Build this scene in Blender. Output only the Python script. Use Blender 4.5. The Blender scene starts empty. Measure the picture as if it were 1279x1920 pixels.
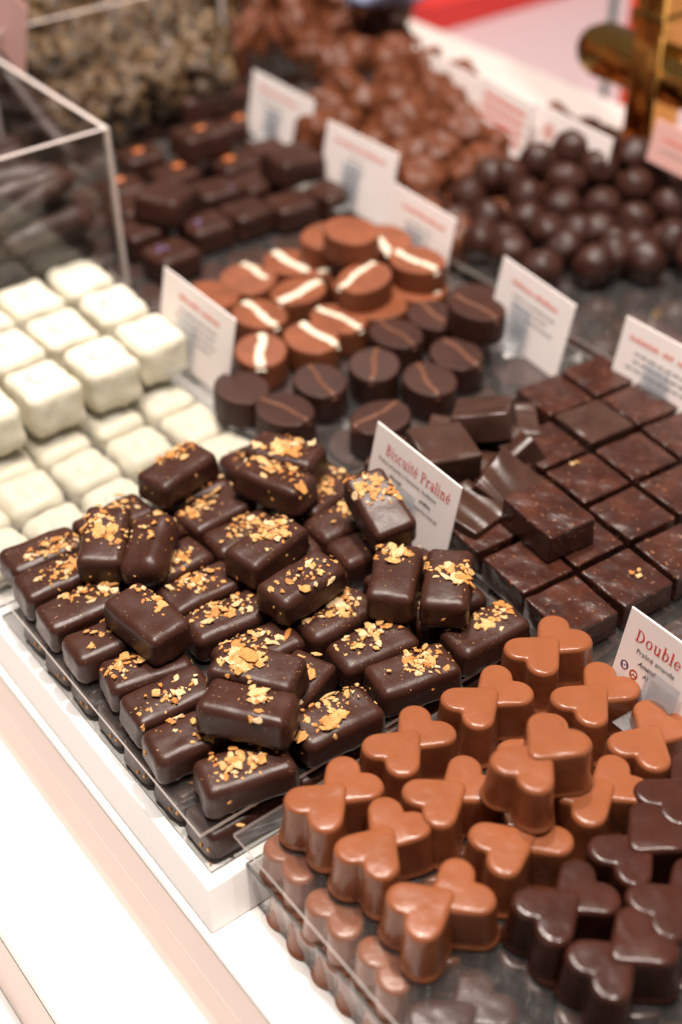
import bpy, math, random
from mathutils import Vector, Matrix, noise
from mathutils.bvhtree import BVHTree

sc = bpy.context.scene
col = sc.collection
MM = 0.001

# ------------------------------------------------------------------ camera
ROT = ((0.79760926, 0.38774197, -0.46203423),
       (-0.60296187, 0.49221377, -0.62782369),
       (-0.01601398, 0.77934701, 0.62638789))
CAM = Vector((-0.14656629, -0.29564965, 0.42))
FPX = 2500.0
cd = bpy.data.cameras.new('camera')
cam = bpy.data.objects.new('camera', cd)
col.objects.link(cam)
M3 = Matrix(ROT)
cam.matrix_world = Matrix.Translation(CAM) @ M3.to_4x4()
cd.sensor_fit = 'VERTICAL'
cd.sensor_height = 36.0
cd.sensor_width = 24.0
cd.lens = FPX / 1920 * 36.0
cd.clip_start = 0.01
cd.clip_end = 100
cd.dof.use_dof = True
cd.dof.focus_distance = 0.560
cd.dof.aperture_fstop = 4.0
cd.dof.aperture_blades = 9
sc.camera = cam

# ------------------------------------------------------------------ world and lamps
w = bpy.data.worlds.new('World')
sc.world = w
w.use_nodes = True
wn = w.node_tree.nodes
wn['Background'].inputs[0].default_value = (1.0, 0.90, 0.84, 1)
wn['Background'].inputs[1].default_value = 0.15


def lamp(name, loc, target, power, size, color, spread=180):
    ld = bpy.data.lights.new(name, 'AREA')
    ld.shape = 'DISK'
    ld.size = size
    ld.energy = power
    ld.color = color
    ld.spread = math.radians(spread)
    o = bpy.data.objects.new(name, ld)
    col.objects.link(o)
    o.location = loc
    d = Vector(target) - Vector(loc)
    o.rotation_euler = d.to_track_quat('-Z', 'Y').to_euler()
    return o


WARM = (1.0, 0.90, 0.80)
lamp('ceiling_spot', (0.30, -0.30, 1.75), (0.15, 0.05, 0), 21.5, 0.07, WARM)
lamp('ceiling_spot', (-0.12, 0.15, 1.75), (0.10, 0.10, 0), 18.0, 0.07, WARM)
lamp('ceiling_spot', (0.42, 0.50, 1.75), (0.35, 0.35, 0), 21.5, 0.07, WARM)
lamp('ceiling_panel', (0.20, 0.25, 1.45), (0.2, 0.2, 0), 16.0, 0.8, (1.0, 0.92, 0.86))

sc.view_settings.view_transform = 'Standard'
sc.view_settings.look = 'None'
sc.view_settings.exposure = 0.0
sc.view_settings.gamma = 1.0
sc.render.engine = 'CYCLES'
sc.cycles.use_denoising = True
sc.cycles.max_bounces = 10
sc.cycles.transparent_max_bounces = 24
sc.cycles.sample_clamp_indirect = 4.0
sc.cycles.caustics_reflective = False
sc.cycles.caustics_refractive = False


# ------------------------------------------------------------------ helpers
def at(px, py, z):
    """the point of the horizontal plane z (metres) seen at a place of the photograph"""
    d = M3 @ Vector(((px - 639.5) / FPX, -(py - 960.0) / FPX, -1.0))
    return CAM + d * ((z - CAM.z) / d.z)


def proj(P):
    v = M3.transposed() @ (Vector(P) - CAM)
    return 639.5 + FPX * v.x / -v.z, 960 - FPX * v.y / -v.z


def tag(o, label=None, cat=None, group=None, kind=None):
    if label: o['label'] = label
    if cat: o['category'] = cat
    if group: o['group'] = group
    if kind: o['kind'] = kind
    return o


def mesh(name, verts, faces, mat, smooth=True, mats=None, fmat=None):
    me = bpy.data.meshes.new(name)
    me.from_pydata([tuple(v) for v in verts], [], faces)
    for m in (mats or [mat]):
        me.materials.append(m)
    if fmat:
        for p, i in zip(me.polygons, fmat):
            p.material_index = i
    if smooth:
        for p in me.polygons:
            p.use_smooth = True
    me.update()
    return me


def link(name, me, parent=None, loc=None, rot=None):
    o = bpy.data.objects.new(name, me)
    col.objects.link(o)
    if parent: o.parent = parent
    if loc is not None: o.location = loc
    if rot is not None: o.rotation_euler = rot
    return o


def children(o):
    return [c for c in bpy.data.objects if c.parent == o]


KIDS = {}


def copy_thing(src, loc, rot, label, group=None):
    c = src.copy()
    col.objects.link(c)
    c.location = loc
    c.rotation_euler = rot
    c['label'] = label
    if group: c['group'] = group
    for ch in KIDS.get(src.name, []):
        k = ch.copy()
        col.objects.link(k)
        k.parent = c
        KIDS.setdefault(c.name, []).append(k)
    return c


def adopt(parent, name, me):
    o = link(name, me, parent)
    KIDS.setdefault(parent.name, []).append(o)
    return o


def rbox(L, W, H, r, nl=6, nw=4, nh=3, amp=0.0, freq=60.0, seed=0, foot=0.0, taper=0.0, base_r=None):
    """rounded, slightly uneven box standing on z=0; returns verts, faces"""
    band = [1.0, 0.6, 0.27]

    def ax(a, n):
        c = a - r
        out = [-(c + r * t) for t in band] + [-c + 2 * c * i / n for i in range(n + 1)] + [c + r * t for t in reversed(band)]
        return out
    X, Y, Z = ax(L / 2, nl), ax(W / 2, nw), ax(H / 2, nh)
    idx, verts, faces = {}, [], []

    def V(p):
        k = (round(p[0] * 1e6), round(p[1] * 1e6), round(p[2] * 1e6))
        if k in idx: return idx[k]
        q = [max(-h + r, min(h - r, c)) for c, h in zip(p, (L / 2, W / 2, H / 2))]
        d = Vector(p) - Vector(q)
        n = d.normalized() if d.length > 0 else Vector((0, 0, 1))
        v = Vector(q) + n * r
        if amp:
            sv = Vector((seed * 3.7, seed * 1.3, seed * 2.1))
            v += n * amp * (noise.noise(v * freq + sv) + 0.5 * noise.noise(v * freq * 2.3 + sv))
        z = v.z + H / 2
        s = 1 - taper * z / H
        v.x *= s; v.y *= s
        if foot:
            e = foot * math.exp(-max(z, 0) / 0.0024) * (0.75 + 1.3 * noise.noise(Vector((v.x, v.y, 0)) * 260 + Vector((seed, 0, 0))))
            dd = Vector((n.x, n.y, 0))
            v += dd * e
            if z < 0.0015: z = max(z, 0)
        idx[k] = len(verts)
        verts.append(Vector((v.x, v.y, max(z, 0.0))))
        return idx[k]

    def grid(A, B, f, flip):
        for i in range(len(A) - 1):
            for j in range(len(B) - 1):
                q = [V(f(A[i], B[j])), V(f(A[i + 1], B[j])), V(f(A[i + 1], B[j + 1])), V(f(A[i], B[j + 1]))]
                if len(set(q)) < 3: continue
                faces.append(q[::-1] if flip else q)
    a, b, c = L / 2, W / 2, H / 2
    grid(X, Y, lambda x, y: (x, y, c), False)
    grid(X, Y, lambda x, y: (x, y, -c), True)
    grid(X, Z, lambda x, z: (x, -b, z), False)
    grid(X, Z, lambda x, z: (x, b, z), True)
    grid(Y, Z, lambda y, z: (a, y, z), False)
    grid(Y, Z, lambda y, z: (-a, y, z), True)
    return verts, faces


def box(x0, y0, z0, x1, y1, z1):
    v = [(x0, y0, z0), (x1, y0, z0), (x1, y1, z0), (x0, y1, z0), (x0, y0, z1), (x1, y0, z1), (x1, y1, z1), (x0, y1, z1)]
    f = [(0, 3, 2, 1), (4, 5, 6, 7), (0, 1, 5, 4), (2, 3, 7, 6), (1, 2, 6, 5), (3, 0, 4, 7)]
    return v, f


# ------------------------------------------------------------------ materials
def newmat(name):
    m = bpy.data.materials.new(name)
    m.use_nodes = True
    nt = m.node_tree
    return m, nt, nt.nodes['Principled BSDF']


def coords(nt, scale_rand=True):
    tc = nt.nodes.new('ShaderNodeTexCoord')
    if not scale_rand: return tc.outputs['Object']
    oi = nt.nodes.new('ShaderNodeObjectInfo')
    mu = nt.nodes.new('ShaderNodeMath'); mu.operation = 'MULTIPLY'; mu.inputs[1].default_value = 7.0
    nt.links.new(oi.outputs['Random'], mu.inputs[0])
    ad = nt.nodes.new('ShaderNodeVectorMath'); ad.operation = 'ADD'
    nt.links.new(tc.outputs['Object'], ad.inputs[0]); nt.links.new(mu.outputs[0], ad.inputs[1])
    return ad.outputs[0]


def nz(nt, co, scale, detail=3, rough=0.55):
    n = nt.nodes.new('ShaderNodeTexNoise')
    n.inputs['Scale'].default_value = scale
    n.inputs['Detail'].default_value = detail
    n.inputs['Roughness'].default_value = rough
    nt.links.new(co, n.inputs['Vector'])
    return n.outputs['Fac']


def ramp(nt, fac, stops):
    r = nt.nodes.new('ShaderNodeValToRGB')
    e = r.color_ramp.elements
    while len(e) < len(stops): e.new(0.5)
    for el, (p, c) in zip(e, stops):
        el.position = p
        el.color = (*c, 1) if len(c) == 3 else c
    nt.links.new(fac, r.inputs['Fac'])
    return r.outputs['Color']


def bump(nt, b, h, strength, dist, prev=None):
    n = nt.nodes.new('ShaderNodeBump')
    n.inputs['Strength'].default_value = strength
    n.inputs['Distance'].default_value = dist
    nt.links.new(h, n.inputs['Height'])
    if prev: nt.links.new(prev, n.inputs['Normal'])
    nt.links.new(n.outputs[0], b.inputs['Normal'])
    return n.outputs[0]


def mixc(nt, fac, a, b):
    m = nt.nodes.new('ShaderNodeMix'); m.data_type = 'RGBA'
    nt.links.new(fac, m.inputs['Factor'])
    for s, v in (('A', a), ('B', b)):
        i = [x for x in m.inputs if x.name == s and x.type == 'RGBA'][0]
        if isinstance(v, tuple): i.default_value = (*v, 1)
        else: nt.links.new(v, i)
    return [x for x in m.outputs if x.type == 'RGBA'][0]


def choc(name, c, rough=0.4, vary=0.25, dust=True, fine=0.25, sss=0.0, coat=0.0, dustcol=(0.35, 0.2, 0.12), dthr=0.72, spec=0.5):
    m, nt, b = newmat(name)
    co = coords(nt)
    n1 = nz(nt, co, 55, 3)
    lo = tuple(x * (1 - vary) for x in c); hi = tuple(min(1, x * (1 + vary)) for x in c)
    colr = ramp(nt, n1, [(0.3, lo), (0.7, hi)])
    if dust:
        sp = nz(nt, co, 1100, 1)
        gate = nz(nt, co, 90, 2)
        mg = nt.nodes.new('ShaderNodeMath'); mg.operation = 'MULTIPLY'
        nt.links.new(ramp(nt, sp, [(dthr, (0, 0, 0)), (dthr + 0.03, (1, 1, 1))]), mg.inputs[0])
        nt.links.new(ramp(nt, gate, [(0.42, (0, 0, 0)), (0.6, (1, 1, 1))]), mg.inputs[1])
        colr = mixc(nt, mg.outputs[0], colr, dustcol)
    nt.links.new(colr, b.inputs['Base Color'])
    rr = ramp(nt, nz(nt, co, 120, 3), [(0.3, (rough * 0.82,) * 3), (0.7, (rough * 1.22,) * 3)])
    nt.links.new(rr, b.inputs['Roughness'])
    b.inputs['Specular IOR Level'].default_value = spec
    if sss:
        b.inputs['Subsurface Weight'].default_value = sss
        b.inputs['Subsurface Radius'].default_value = (1.0, 0.6, 0.35)
        b.inputs['Subsurface Scale'].default_value = 0.003
    if coat:
        b.inputs['Coat Weight'].default_value = coat
        b.inputs['Coat Roughness'].default_value = 0.15
    p = bump(nt, b, nz(nt, co, 130, 4, 0.5), 0.35, 0.0009)
    bump(nt, b, nz(nt, co, 900, 2), fine, 0.00012, p)
    return m


BAR = choc('bar_chocolate', (0.043, 0.0140, 0.0084), rough=0.38, spec=0.36, vary=0.15)
MILK = choc('milk_chocolate', (0.238, 0.075, 0.0300), rough=0.23, spec=0.34, vary=0.07, dust=False, sss=0.12, fine=0.12)
DARKH = choc('dark_heart_chocolate', (0.044, 0.0135, 0.0086), rough=0.20, spec=0.36, dust=False, fine=0.15)
DARKB = choc('dark_ball_chocolate', (0.034, 0.0104, 0.0060), rough=0.48, dust=False, spec=0.32)
PRAL = choc('praline_chocolate', (0.040, 0.0142, 0.0088), rough=0.42, dust=False, spec=0.34)
MILKB = choc('milk_cluster_chocolate', (0.112, 0.031, 0.0110), rough=0.5, spec=0.35, vary=0.2, dust=False)
OVALM = choc('oval_milk_chocolate', (0.200, 0.059, 0.0245), rough=0.45, vary=0.08, dust=False)
WHITE = choc('white_chocolate', (0.70, 0.655, 0.53), rough=0.5, vary=0.03, dust=False, sss=0.25)
DOT2 = choc('creamy_dot', (0.64, 0.61, 0.52), rough=0.5, vary=0.03, dust=False)
DOT = choc('pale_grey_dot', (0.50, 0.515, 0.51), rough=0.5, vary=0.03, dust=False)
STRIPEW = choc('white_stripe', (0.70, 0.61, 0.48), rough=0.5, vary=0.04, dust=False)
STRIPEM = choc('milk_stripe', (0.13, 0.048, 0.024), rough=0.5, vary=0.1, dust=False)
STICK = choc('stick_chocolate', (0.032, 0.013, 0.009), rough=0.5, vary=0.35, dust=False)
OLIVE_TINT = choc('olive_reflection', (0.07, 0.055, 0.025), rough=0.5, vary=0.3, dust=False)  # greenish reflection in the box put into the colour of the bottom sticks


def ridged(name, c, scale, rough, direction='X'):
    m, nt, b = newmat(name)
    tc = nt.nodes.new('ShaderNodeTexCoord')
    co = coords(nt)
    nt.links.new(ramp(nt, nz(nt, co, 60), [(0.3, tuple(x * .8 for x in c)), (0.7, tuple(x * 1.2 for x in c))]), b.inputs['Base Color'])
    b.inputs['Roughness'].default_value = rough
    b.inputs['Specular IOR Level'].default_value = 0.3
    wv = nt.nodes.new('ShaderNodeTexWave')
    wv.bands_direction = direction
    wv.inputs['Scale'].default_value = scale
    wv.inputs['Distortion'].default_value = 0.6
    nt.links.new(tc.outputs['Object'], wv.inputs['Vector'])
    p = bump(nt, b, wv.outputs['Fac'], 0.5, 0.0006)
    bump(nt, b, nz(nt, co, 500, 3), 0.25, 0.0003, p)
    return m


OVALD = ridged('oval_dark_chocolate', (0.040, 0.0125, 0.0076), 160, 0.5)
OVALM2 = ridged('oval_milk_ridged', (0.200, 0.059, 0.0245), 170, 0.5)


def ganache():
    m, nt, b = newmat('ganache_square')
    co = coords(nt)
    c1 = ramp(nt, nz(nt, co, 70, 4), [(0.3, (0.024, 0.0074, 0.0050)), (0.52, (0.044, 0.0125, 0.0074)), (0.74, (0.078, 0.023, 0.0125))])
    sp = ramp(nt, nz(nt, co, 420, 2), [(0.66, (0, 0, 0)), (0.72, (1, 1, 1))])
    nt.links.new(mixc(nt, sp, c1, (0.24, 0.105, 0.055)), b.inputs['Base Color'])
    nt.links.new(ramp(nt, nz(nt, co, 90, 3), [(0.3, (0.22,) * 3), (0.7, (0.40,) * 3)]), b.inputs['Roughness'])
    tc = nt.nodes.new('ShaderNodeTexCoord')
    mp = nt.nodes.new('ShaderNodeMapping'); mp.inputs['Rotation'].default_value = (0, 0, 0.78)
    nt.links.new(tc.outputs['Object'], mp.inputs['Vector'])
    wv = nt.nodes.new('ShaderNodeTexWave'); wv.wave_profile = 'TRI'
    wv.inputs['Scale'].default_value = 38; wv.inputs['Distortion'].default_value = 3.0; wv.inputs['Detail'].default_value = 2
    wv.inputs['Detail Scale'].default_value = 1.5
    nt.links.new(mp.outputs[0], wv.inputs['Vector'])
    p = bump(nt, b, wv.outputs['Fac'], 0.13, 0.0009)
    vo = nt.nodes.new('ShaderNodeTexVoronoi'); vo.feature = 'SMOOTH_F1'; vo.inputs['Scale'].default_value = 120
    nt.links.new(co, vo.inputs['Vector'])
    p = bump(nt, b, vo.outputs['Distance'], 0.75, 0.0020, p)
    p = bump(nt, b, nz(nt, co, 190, 3), 0.5, 0.0012, p)
    b.inputs['Coat Weight'].default_value = 0.12
    b.inputs['Coat Roughness'].default_value = 0.2
    bump(nt, b, nz(nt, co, 700, 3), 0.25, 0.0003, p)
    return m


GAN = ganache()


def fudge():
    m, nt, b = newmat('fudge_waves')
    co = coords(nt)
    nt.links.new(ramp(nt, nz(nt, co, 70), [(0.3, (0.04, 0.017, 0.011)), (0.7, (0.062, 0.027, 0.018))]), b.inputs['Base Color'])
    b.inputs['Roughness'].default_value = 0.32
    wv = nt.nodes.new('ShaderNodeTexWave'); wv.inputs['Scale'].default_value = 20
    wv.inputs['Distortion'].default_value = 7; wv.inputs['Detail'].default_value = 1; wv.inputs['Detail Scale'].default_value = 1.2
    nt.links.new(co, wv.inputs['Vector'])
    p = bump(nt, b, wv.outputs['Fac'], 0.75, 0.0018)
    bump(nt, b, nz(nt, co, 400), 0.2, 0.0005, p)
    return m


FUDGE = fudge()


def crumbmat():
    m, nt, b = newmat('biscuit_crumb')
    g = nt.nodes.new('ShaderNodeNewGeometry')
    c = ramp(nt, g.outputs['Random Per Island'], [(0.0, (0.48, 0.19, 0.045)), (0.35, (0.60, 0.30, 0.095)), (0.7, (0.64, 0.40, 0.17)), (1.0, (0.70, 0.53, 0.34))])
    tc = nt.nodes.new('ShaderNodeTexCoord')
    n = nz(nt, tc.outputs['Object'], 900, 3)
    mm = nt.nodes.new('ShaderNodeMix'); mm.data_type = 'RGBA'; mm.blend_type = 'MULTIPLY'
    mm.inputs['Factor'].default_value = 0.6
    nt.links.new(c, [x for x in mm.inputs if x.name == 'A' and x.type == 'RGBA'][0])
    nt.links.new(ramp(nt, n, [(0.35, (0.62, 0.45, 0.3)), (0.6, (1, 1, 1))]), [x for x in mm.inputs if x.name == 'B' and x.type == 'RGBA'][0])
    nt.links.new([x for x in mm.outputs if x.type == 'RGBA'][0], b.inputs['Base Color'])
    b.inputs['Roughness'].default_value = 0.6
    b.inputs['Specular IOR Level'].default_value = 0.3
    b.inputs['Subsurface Weight'].default_value = 0.2
    b.inputs['Subsurface Scale'].default_value = 0.001
    bump(nt, b, n, 0.6, 0.0004)
    return m


CRUMB = crumbmat()


def simple(name, c, rough=0.5, metal=0.0, vary=0.0, scale=40):
    m, nt, b = newmat(name)
    if vary:
        co = coords(nt)
        nt.links.new(ramp(nt, nz(nt, co, scale, 4), [(0.3, tuple(x * (1 - vary) for x in c)), (0.7, tuple(min(1, x * (1 + vary)) for x in c))]), b.inputs['Base Color'])
    else:
        b.inputs['Base Color'].default_value = (*c, 1)
    b.inputs['Roughness'].default_value = rough
    b.inputs['Metallic'].default_value = metal
    return m


COUNTER = simple('white_lacquer', (0.90, 0.87, 0.85), 0.35, vary=0.02, scale=6)
MOULD = simple('shade_toned_lacquer', (0.80, 0.65, 0.59), 0.38, vary=0.03, scale=8)  # counter lacquer toned pinker: weaker light on the slopes put into colour
BACKPINK = simple('pink_board', (0.50, 0.36, 0.38), 0.5, vary=0.03, scale=5)
REDBAND = simple('red_band', (0.62, 0.035, 0.03), 0.5, vary=0.05)
CARD = simple('blush_card', (0.92, 0.83, 0.80), 0.6, vary=0.02, scale=60)
CARDP = simple('pink_card', (0.72, 0.40, 0.36), 0.6, vary=0.05, scale=40)
INKR = simple('red_ink', (0.60, 0.018, 0.018), 0.6)
INKRP = simple('pale_red_ink', (0.74, 0.16, 0.12), 0.6)
INKK = simple('black_ink', (0.02, 0.018, 0.018), 0.6)
INKG = simple('grey_ink', (0.22, 0.2, 0.2), 0.6)
INKP = simple('purple_ink', (0.10, 0.045, 0.17), 0.6)
INKO = simple('rust_ink', (0.50, 0.085, 0.03), 0.6)
BRASS = simple('polished_brass', (0.70, 0.40, 0.11), 0.12, 1.0, vary=0.1, scale=20)
ORANGE = simple('orange_zest', (0.55, 0.15, 0.035), 0.25, vary=0.2, scale=400)
VIOLET = simple('violet_crystal', (0.16, 0.11, 0.26), 0.35, vary=0.3, scale=400)
TEAL = simple('teal_rod', (0.07, 0.16, 0.14), 0.4)
GREYB = simple('blue_cloth', (0.17, 0.19, 0.30), 0.7)


def rocky():
    m, nt, b = newmat('nut_cluster')
    co = coords(nt)
    nt.links.new(ramp(nt, nz(nt, co, 110, 5, 0.65), [(0.38, (0.02, 0.010, 0.006)), (0.49, (0.075, 0.040, 0.017)), (0.60, (0.16, 0.095, 0.042)), (0.74, (0.30, 0.20, 0.10))]), b.inputs['Base Color'])
    b.inputs['Roughness'].default_value = 0.45
    bump(nt, b, nz(nt, co, 220, 4), 0.8, 0.003)
    return m


ROCK = rocky()


def acrylic(name='clear_acrylic', tint=(0.97, 0.97, 0.965), scuff_veil=0.022, refl=1.15):
    m = bpy.data.materials.new(name)
    m.use_nodes = True
    nt = m.node_tree
    nt.nodes.clear()
    out = nt.nodes.new('ShaderNodeOutputMaterial')
    tr = nt.nodes.new('ShaderNodeBsdfTransparent'); tr.inputs[0].default_value = (*tint, 1)
    gl = nt.nodes.new('ShaderNodeBsdfGlossy'); gl.inputs['Roughness'].default_value = 0.04
    df = nt.nodes.new('ShaderNodeBsdfDiffuse'); df.inputs[0].default_value = (0.8, 0.76, 0.74, 1)
    fr = nt.nodes.new('ShaderNodeFresnel')
    gm = nt.nodes.new('ShaderNodeNewGeometry')
    io = nt.nodes.new('ShaderNodeMath'); io.operation = 'MULTIPLY_ADD'      # 1.49 outside, 1/1.49 on the inner face
    io.inputs[1].default_value = 1 / 1.49 - 1.49; io.inputs[2].default_value = 1.49
    nt.links.new(gm.outputs['Backfacing'], io.inputs[0]); nt.links.new(io.outputs[0], fr.inputs[0])
    mu = nt.nodes.new('ShaderNodeMath'); mu.operation = 'MULTIPLY'; mu.inputs[1].default_value = refl
    mu.use_clamp = True
    nt.links.new(fr.outputs[0], mu.inputs[0])
    m1 = nt.nodes.new('ShaderNodeMixShader')
    nt.links.new(mu.outputs[0], m1.inputs[0]); nt.links.new(tr.outputs[0], m1.inputs[1]); nt.links.new(gl.outputs[0], m1.inputs[2])
    m2 = nt.nodes.new('ShaderNodeMixShader')
    tc = nt.nodes.new('ShaderNodeTexCoord')
    sc_ = ramp(nt, nz(nt, tc.outputs['Object'], 160, 5, 0.7), [(0.35, (scuff_veil * .5,) * 3), (0.62, (scuff_veil,) * 3), (0.75, (scuff_veil * 4,) * 3)])  # scuffs, plus the pale veil of reflected room light put in as diffuse
    nt.links.new(sc_, m2.inputs[0])
    nt.links.new(m1.outputs[0], m2.inputs[1]); nt.links.new(df.outputs[0], m2.inputs[2])
    nt.links.new(m2.outputs[0], out.inputs[0])
    return m


ACR = acrylic()
ACRB = acrylic('box_acrylic', (0.97, 0.97, 0.965), 0.004, 1.0)
ACRT = acrylic('tab_acrylic', (0.84, 0.88, 0.92), 0.14, 1.3)


def edgemat(name, tint, dcol, f):
    m = bpy.data.materials.new(name)
    m.use_nodes = True
    nt = m.node_tree
    nt.nodes.clear()
    out = nt.nodes.new('ShaderNodeOutputMaterial')
    tr = nt.nodes.new('ShaderNodeBsdfTransparent'); tr.inputs[0].default_value = (*tint, 1)
    df = nt.nodes.new('ShaderNodeBsdfPrincipled')
    df.inputs['Base Color'].default_value = (*dcol, 1); df.inputs['Roughness'].default_value = 0.25
    mx = nt.nodes.new('ShaderNodeMixShader'); mx.inputs[0].default_value = f
    nt.links.new(tr.outputs[0], mx.inputs[1]); nt.links.new(df.outputs[0], mx.inputs[2])
    nt.links.new(mx.outputs[0], out.inputs[0])
    return m


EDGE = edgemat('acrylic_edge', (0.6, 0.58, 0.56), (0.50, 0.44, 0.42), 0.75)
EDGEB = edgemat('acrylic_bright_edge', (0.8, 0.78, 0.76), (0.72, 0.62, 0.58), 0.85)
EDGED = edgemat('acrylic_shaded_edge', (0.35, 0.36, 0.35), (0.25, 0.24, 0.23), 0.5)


def plate(name, x0, y0, z0, x1, y1, z1, thin, parent=None, edge=None, clear=None):
    """clear plate; thin = axis index of its thickness; the other faces show as cut edges"""
    v, f = box(x0, y0, z0, x1, y1, z1)
    big = {2: (0, 1), 1: (2, 3), 0: (4, 5)}[thin]
    fm = [0 if i in big else 1 for i in range(6)]
    return link(name, mesh(name, v, f, None, False, [clear or ACR, edge or EDGE], fm), parent)


# ------------------------------------------------------------------ counter (setting)
ZC = -0.0405


def extrude_profile(name, pts, y0, y1, mat, parent=None, smooth=False, mats=None, fm=None):
    v = [(x, y0, z) for x, z in pts] + [(x, y1, z) for x, z in pts]
    n = len(pts)
    f = [(i, i + 1, n + i + 1, n + i) for i in range(n - 1)]
    return link(name, mesh(name, v, f, mat, smooth, mats, fm), parent)


cnt = bpy.data.objects.new('display_counter', None)
col.objects.link(cnt)
tag(cnt, 'white lacquered shop counter with stepped front moulding, slopes shade-toned pink, under the trays', 'counter')
# the top, then steps down towards the shopper
o = extrude_profile('counter_top', [(0.66, ZC), (-0.0085, ZC), (-0.0105, ZC - 0.0012), (-0.0110, ZC - 0.003)], -0.6, 1.6, COUNTER, cnt)
pr = [(-0.0112, ZC - 0.0032), (-0.0150, ZC - 0.0190), (-0.0152, ZC - 0.0192), (-0.0185, ZC - 0.033), (-0.0200, ZC - 0.036), (-0.0205, ZC - 0.037)]
extrude_profile('upper_moulding', pr, -0.6, 1.6, MOULD, cnt)
# broad rounded ledge
pl = [(-0.0205, ZC - 0.0372)]
for i in range(13):
    a = math.radians(i * 90 / 12)
    pl.append((-0.052 - 0.016 * math.sin(a) + 0.0, ZC - 0.038 - 0.010 * (1 - math.cos(a))))
extrude_profile('ledge', pl, -0.6, 1.6, COUNTER, cnt, True)
extrude_profile('ledge_groove', [(-0.0328, ZC - 0.0374), (-0.0342, ZC - 0.0364), (-0.0366, ZC - 0.0364), (-0.0380, ZC - 0.0374)], -0.6, 1.6, MOULD, cnt, True)
extrude_profile('lower_moulding', [(-0.0682, ZC - 0.049), (-0.073, ZC - 0.085), (-0.0735, ZC - 0.088)], -0.6, 1.6, MOULD, cnt)
extrude_profile('foot_ledge', [(-0.0737, ZC - 0.089), (-0.6, ZC - 0.089)], -0.6, 1.6, COUNTER, cnt)

v, f = rbox(0.1855, 1.2, 0.0200, 0.0012, 2, 2, 1)  # added board: keeps white below the clear trays, sides slanted to catch light
o = link('added_board', mesh('added_board', [Vector((p.x + 0.0882 - (0.0038 * (1 - p.z / 0.02) if p.x < 0 else 0), p.y + 0.590 - (0.006 * (1 - p.z / 0.02) if p.y < 0 else 0), p.z)) for p in v], f, COUNTER), None, (0, 0, ZC + 0.0001))
tag(o, 'added white board in place of clear risers under bars, cubes and stick box', 'board')
ZB = ZC + 0.0201


# ------------------------------------------------------------------ trays
def tray(label, x0, y0, x1, y1, zu=0.0, zb=-0.019, skirt=True, upper=True):
    t = bpy.data.objects.new('acrylic_tray', None)
    col.objects.link(t)
    t.location = (x0, y0, ZC)
    tag(t, label, 'tray', 'clear acrylic trays under the chocolates')
    L = lambda a: a
    dz = -ZC
    X, Y = x1 - x0, y1 - y0
    if upper:
        plate('upper_sheet', 0, 0, zu - 0.002 + dz, X, Y, zu + dz, 2, t, EDGEB)
    if not skirt:
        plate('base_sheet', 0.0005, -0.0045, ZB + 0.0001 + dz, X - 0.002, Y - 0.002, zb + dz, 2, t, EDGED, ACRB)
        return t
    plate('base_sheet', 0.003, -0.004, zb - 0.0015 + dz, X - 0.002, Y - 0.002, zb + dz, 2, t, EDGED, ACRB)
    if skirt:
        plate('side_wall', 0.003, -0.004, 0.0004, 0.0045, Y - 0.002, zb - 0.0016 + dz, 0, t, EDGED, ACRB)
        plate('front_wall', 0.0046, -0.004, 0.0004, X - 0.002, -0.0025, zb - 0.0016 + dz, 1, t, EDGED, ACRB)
    return t


tray('two level clear tray under the crumb topped dark bars', 0.0, 0.0, 0.1800, 0.184, skirt=False)
tray('clear tray corner under the milk and dark heart chocolates', 0.0105, -0.0075 - 0.235, 0.181, -0.0075)
tray('clear tray under the white chocolate cubes', 0.0, 0.193, 0.1800, 0.405, skirt=False)
tray('clear tray under the dark ganache squares', 0.186, -0.06, 0.366, 0.142)
tray('clear tray under the striped oval chocolates', 0.186, 0.148, 0.366, 0.352)
tray('clear tray under the dark pralines with orange and violet specks', 0.192, 0.358, 0.376, 0.575)
tray('clear tray under the heap of dark balls', 0.374, 0.03, 0.60, 0.236)
tray('clear tray under the heap of milk chocolate nut clusters', 0.380, 0.242, 0.60, 0.585)

# ------------------------------------------------------------------ crumb topped bars
BL, BW, BH = 0.0395, 0.0220, 0.0150


def flake(verts, faces, P, N, size, rng, thick=None):
    N = (N + Vector((rng.uniform(-.35, .35), rng.uniform(-.35, .35), rng.uniform(-.1, .1)))).normalized()
    T = N.orthogonal().normalized()
    T = Matrix.Rotation(rng.uniform(0, 6.28), 3, N) @ T
    B = N.cross(T)
    n = rng.randint(6, 10)
    th = thick or min(size * rng.uniform(0.11, 0.28), 0.0008)
    el = rng.uniform(0.45, 1.0)
    b0 = len(verts)
    ring = []
    for i in range(n):
        a = 6.2832 * (i + rng.uniform(-.35, .35)) / n
        r = size * 0.5 * rng.uniform(0.5, 1.25)
        ring.append((math.cos(a) * r, math.sin(a) * r * el))
    curl = rng.uniform(-0.25, 0.35)
    for s, k in ((-0.15, 0.86), (0.55, 1.0), (1.0, 0.8)):
        for x, y in ring:
            h = s * th + rng.uniform(-.14, .14) * th + curl * (x * x + y * y) / size
            verts.append(P + T * x * k + B * y * k + N * h)
    verts.append(P + N * (th * rng.uniform(1.0, 1.35)))
    top = len(verts) - 1
    for i in range(n):
        j = (i + 1) % n
        faces.append((b0 + i, b0 + j, b0 + n + j, b0 + n + i))
        faces.append((b0 + n + i, b0 + n + j, b0 + 2 * n + j, b0 + 2 * n + i))
        faces.append((b0 + 2 * n + i, b0 + 2 * n + j, top))
    faces.append(tuple(b0 + i for i in reversed(range(n))))


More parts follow.
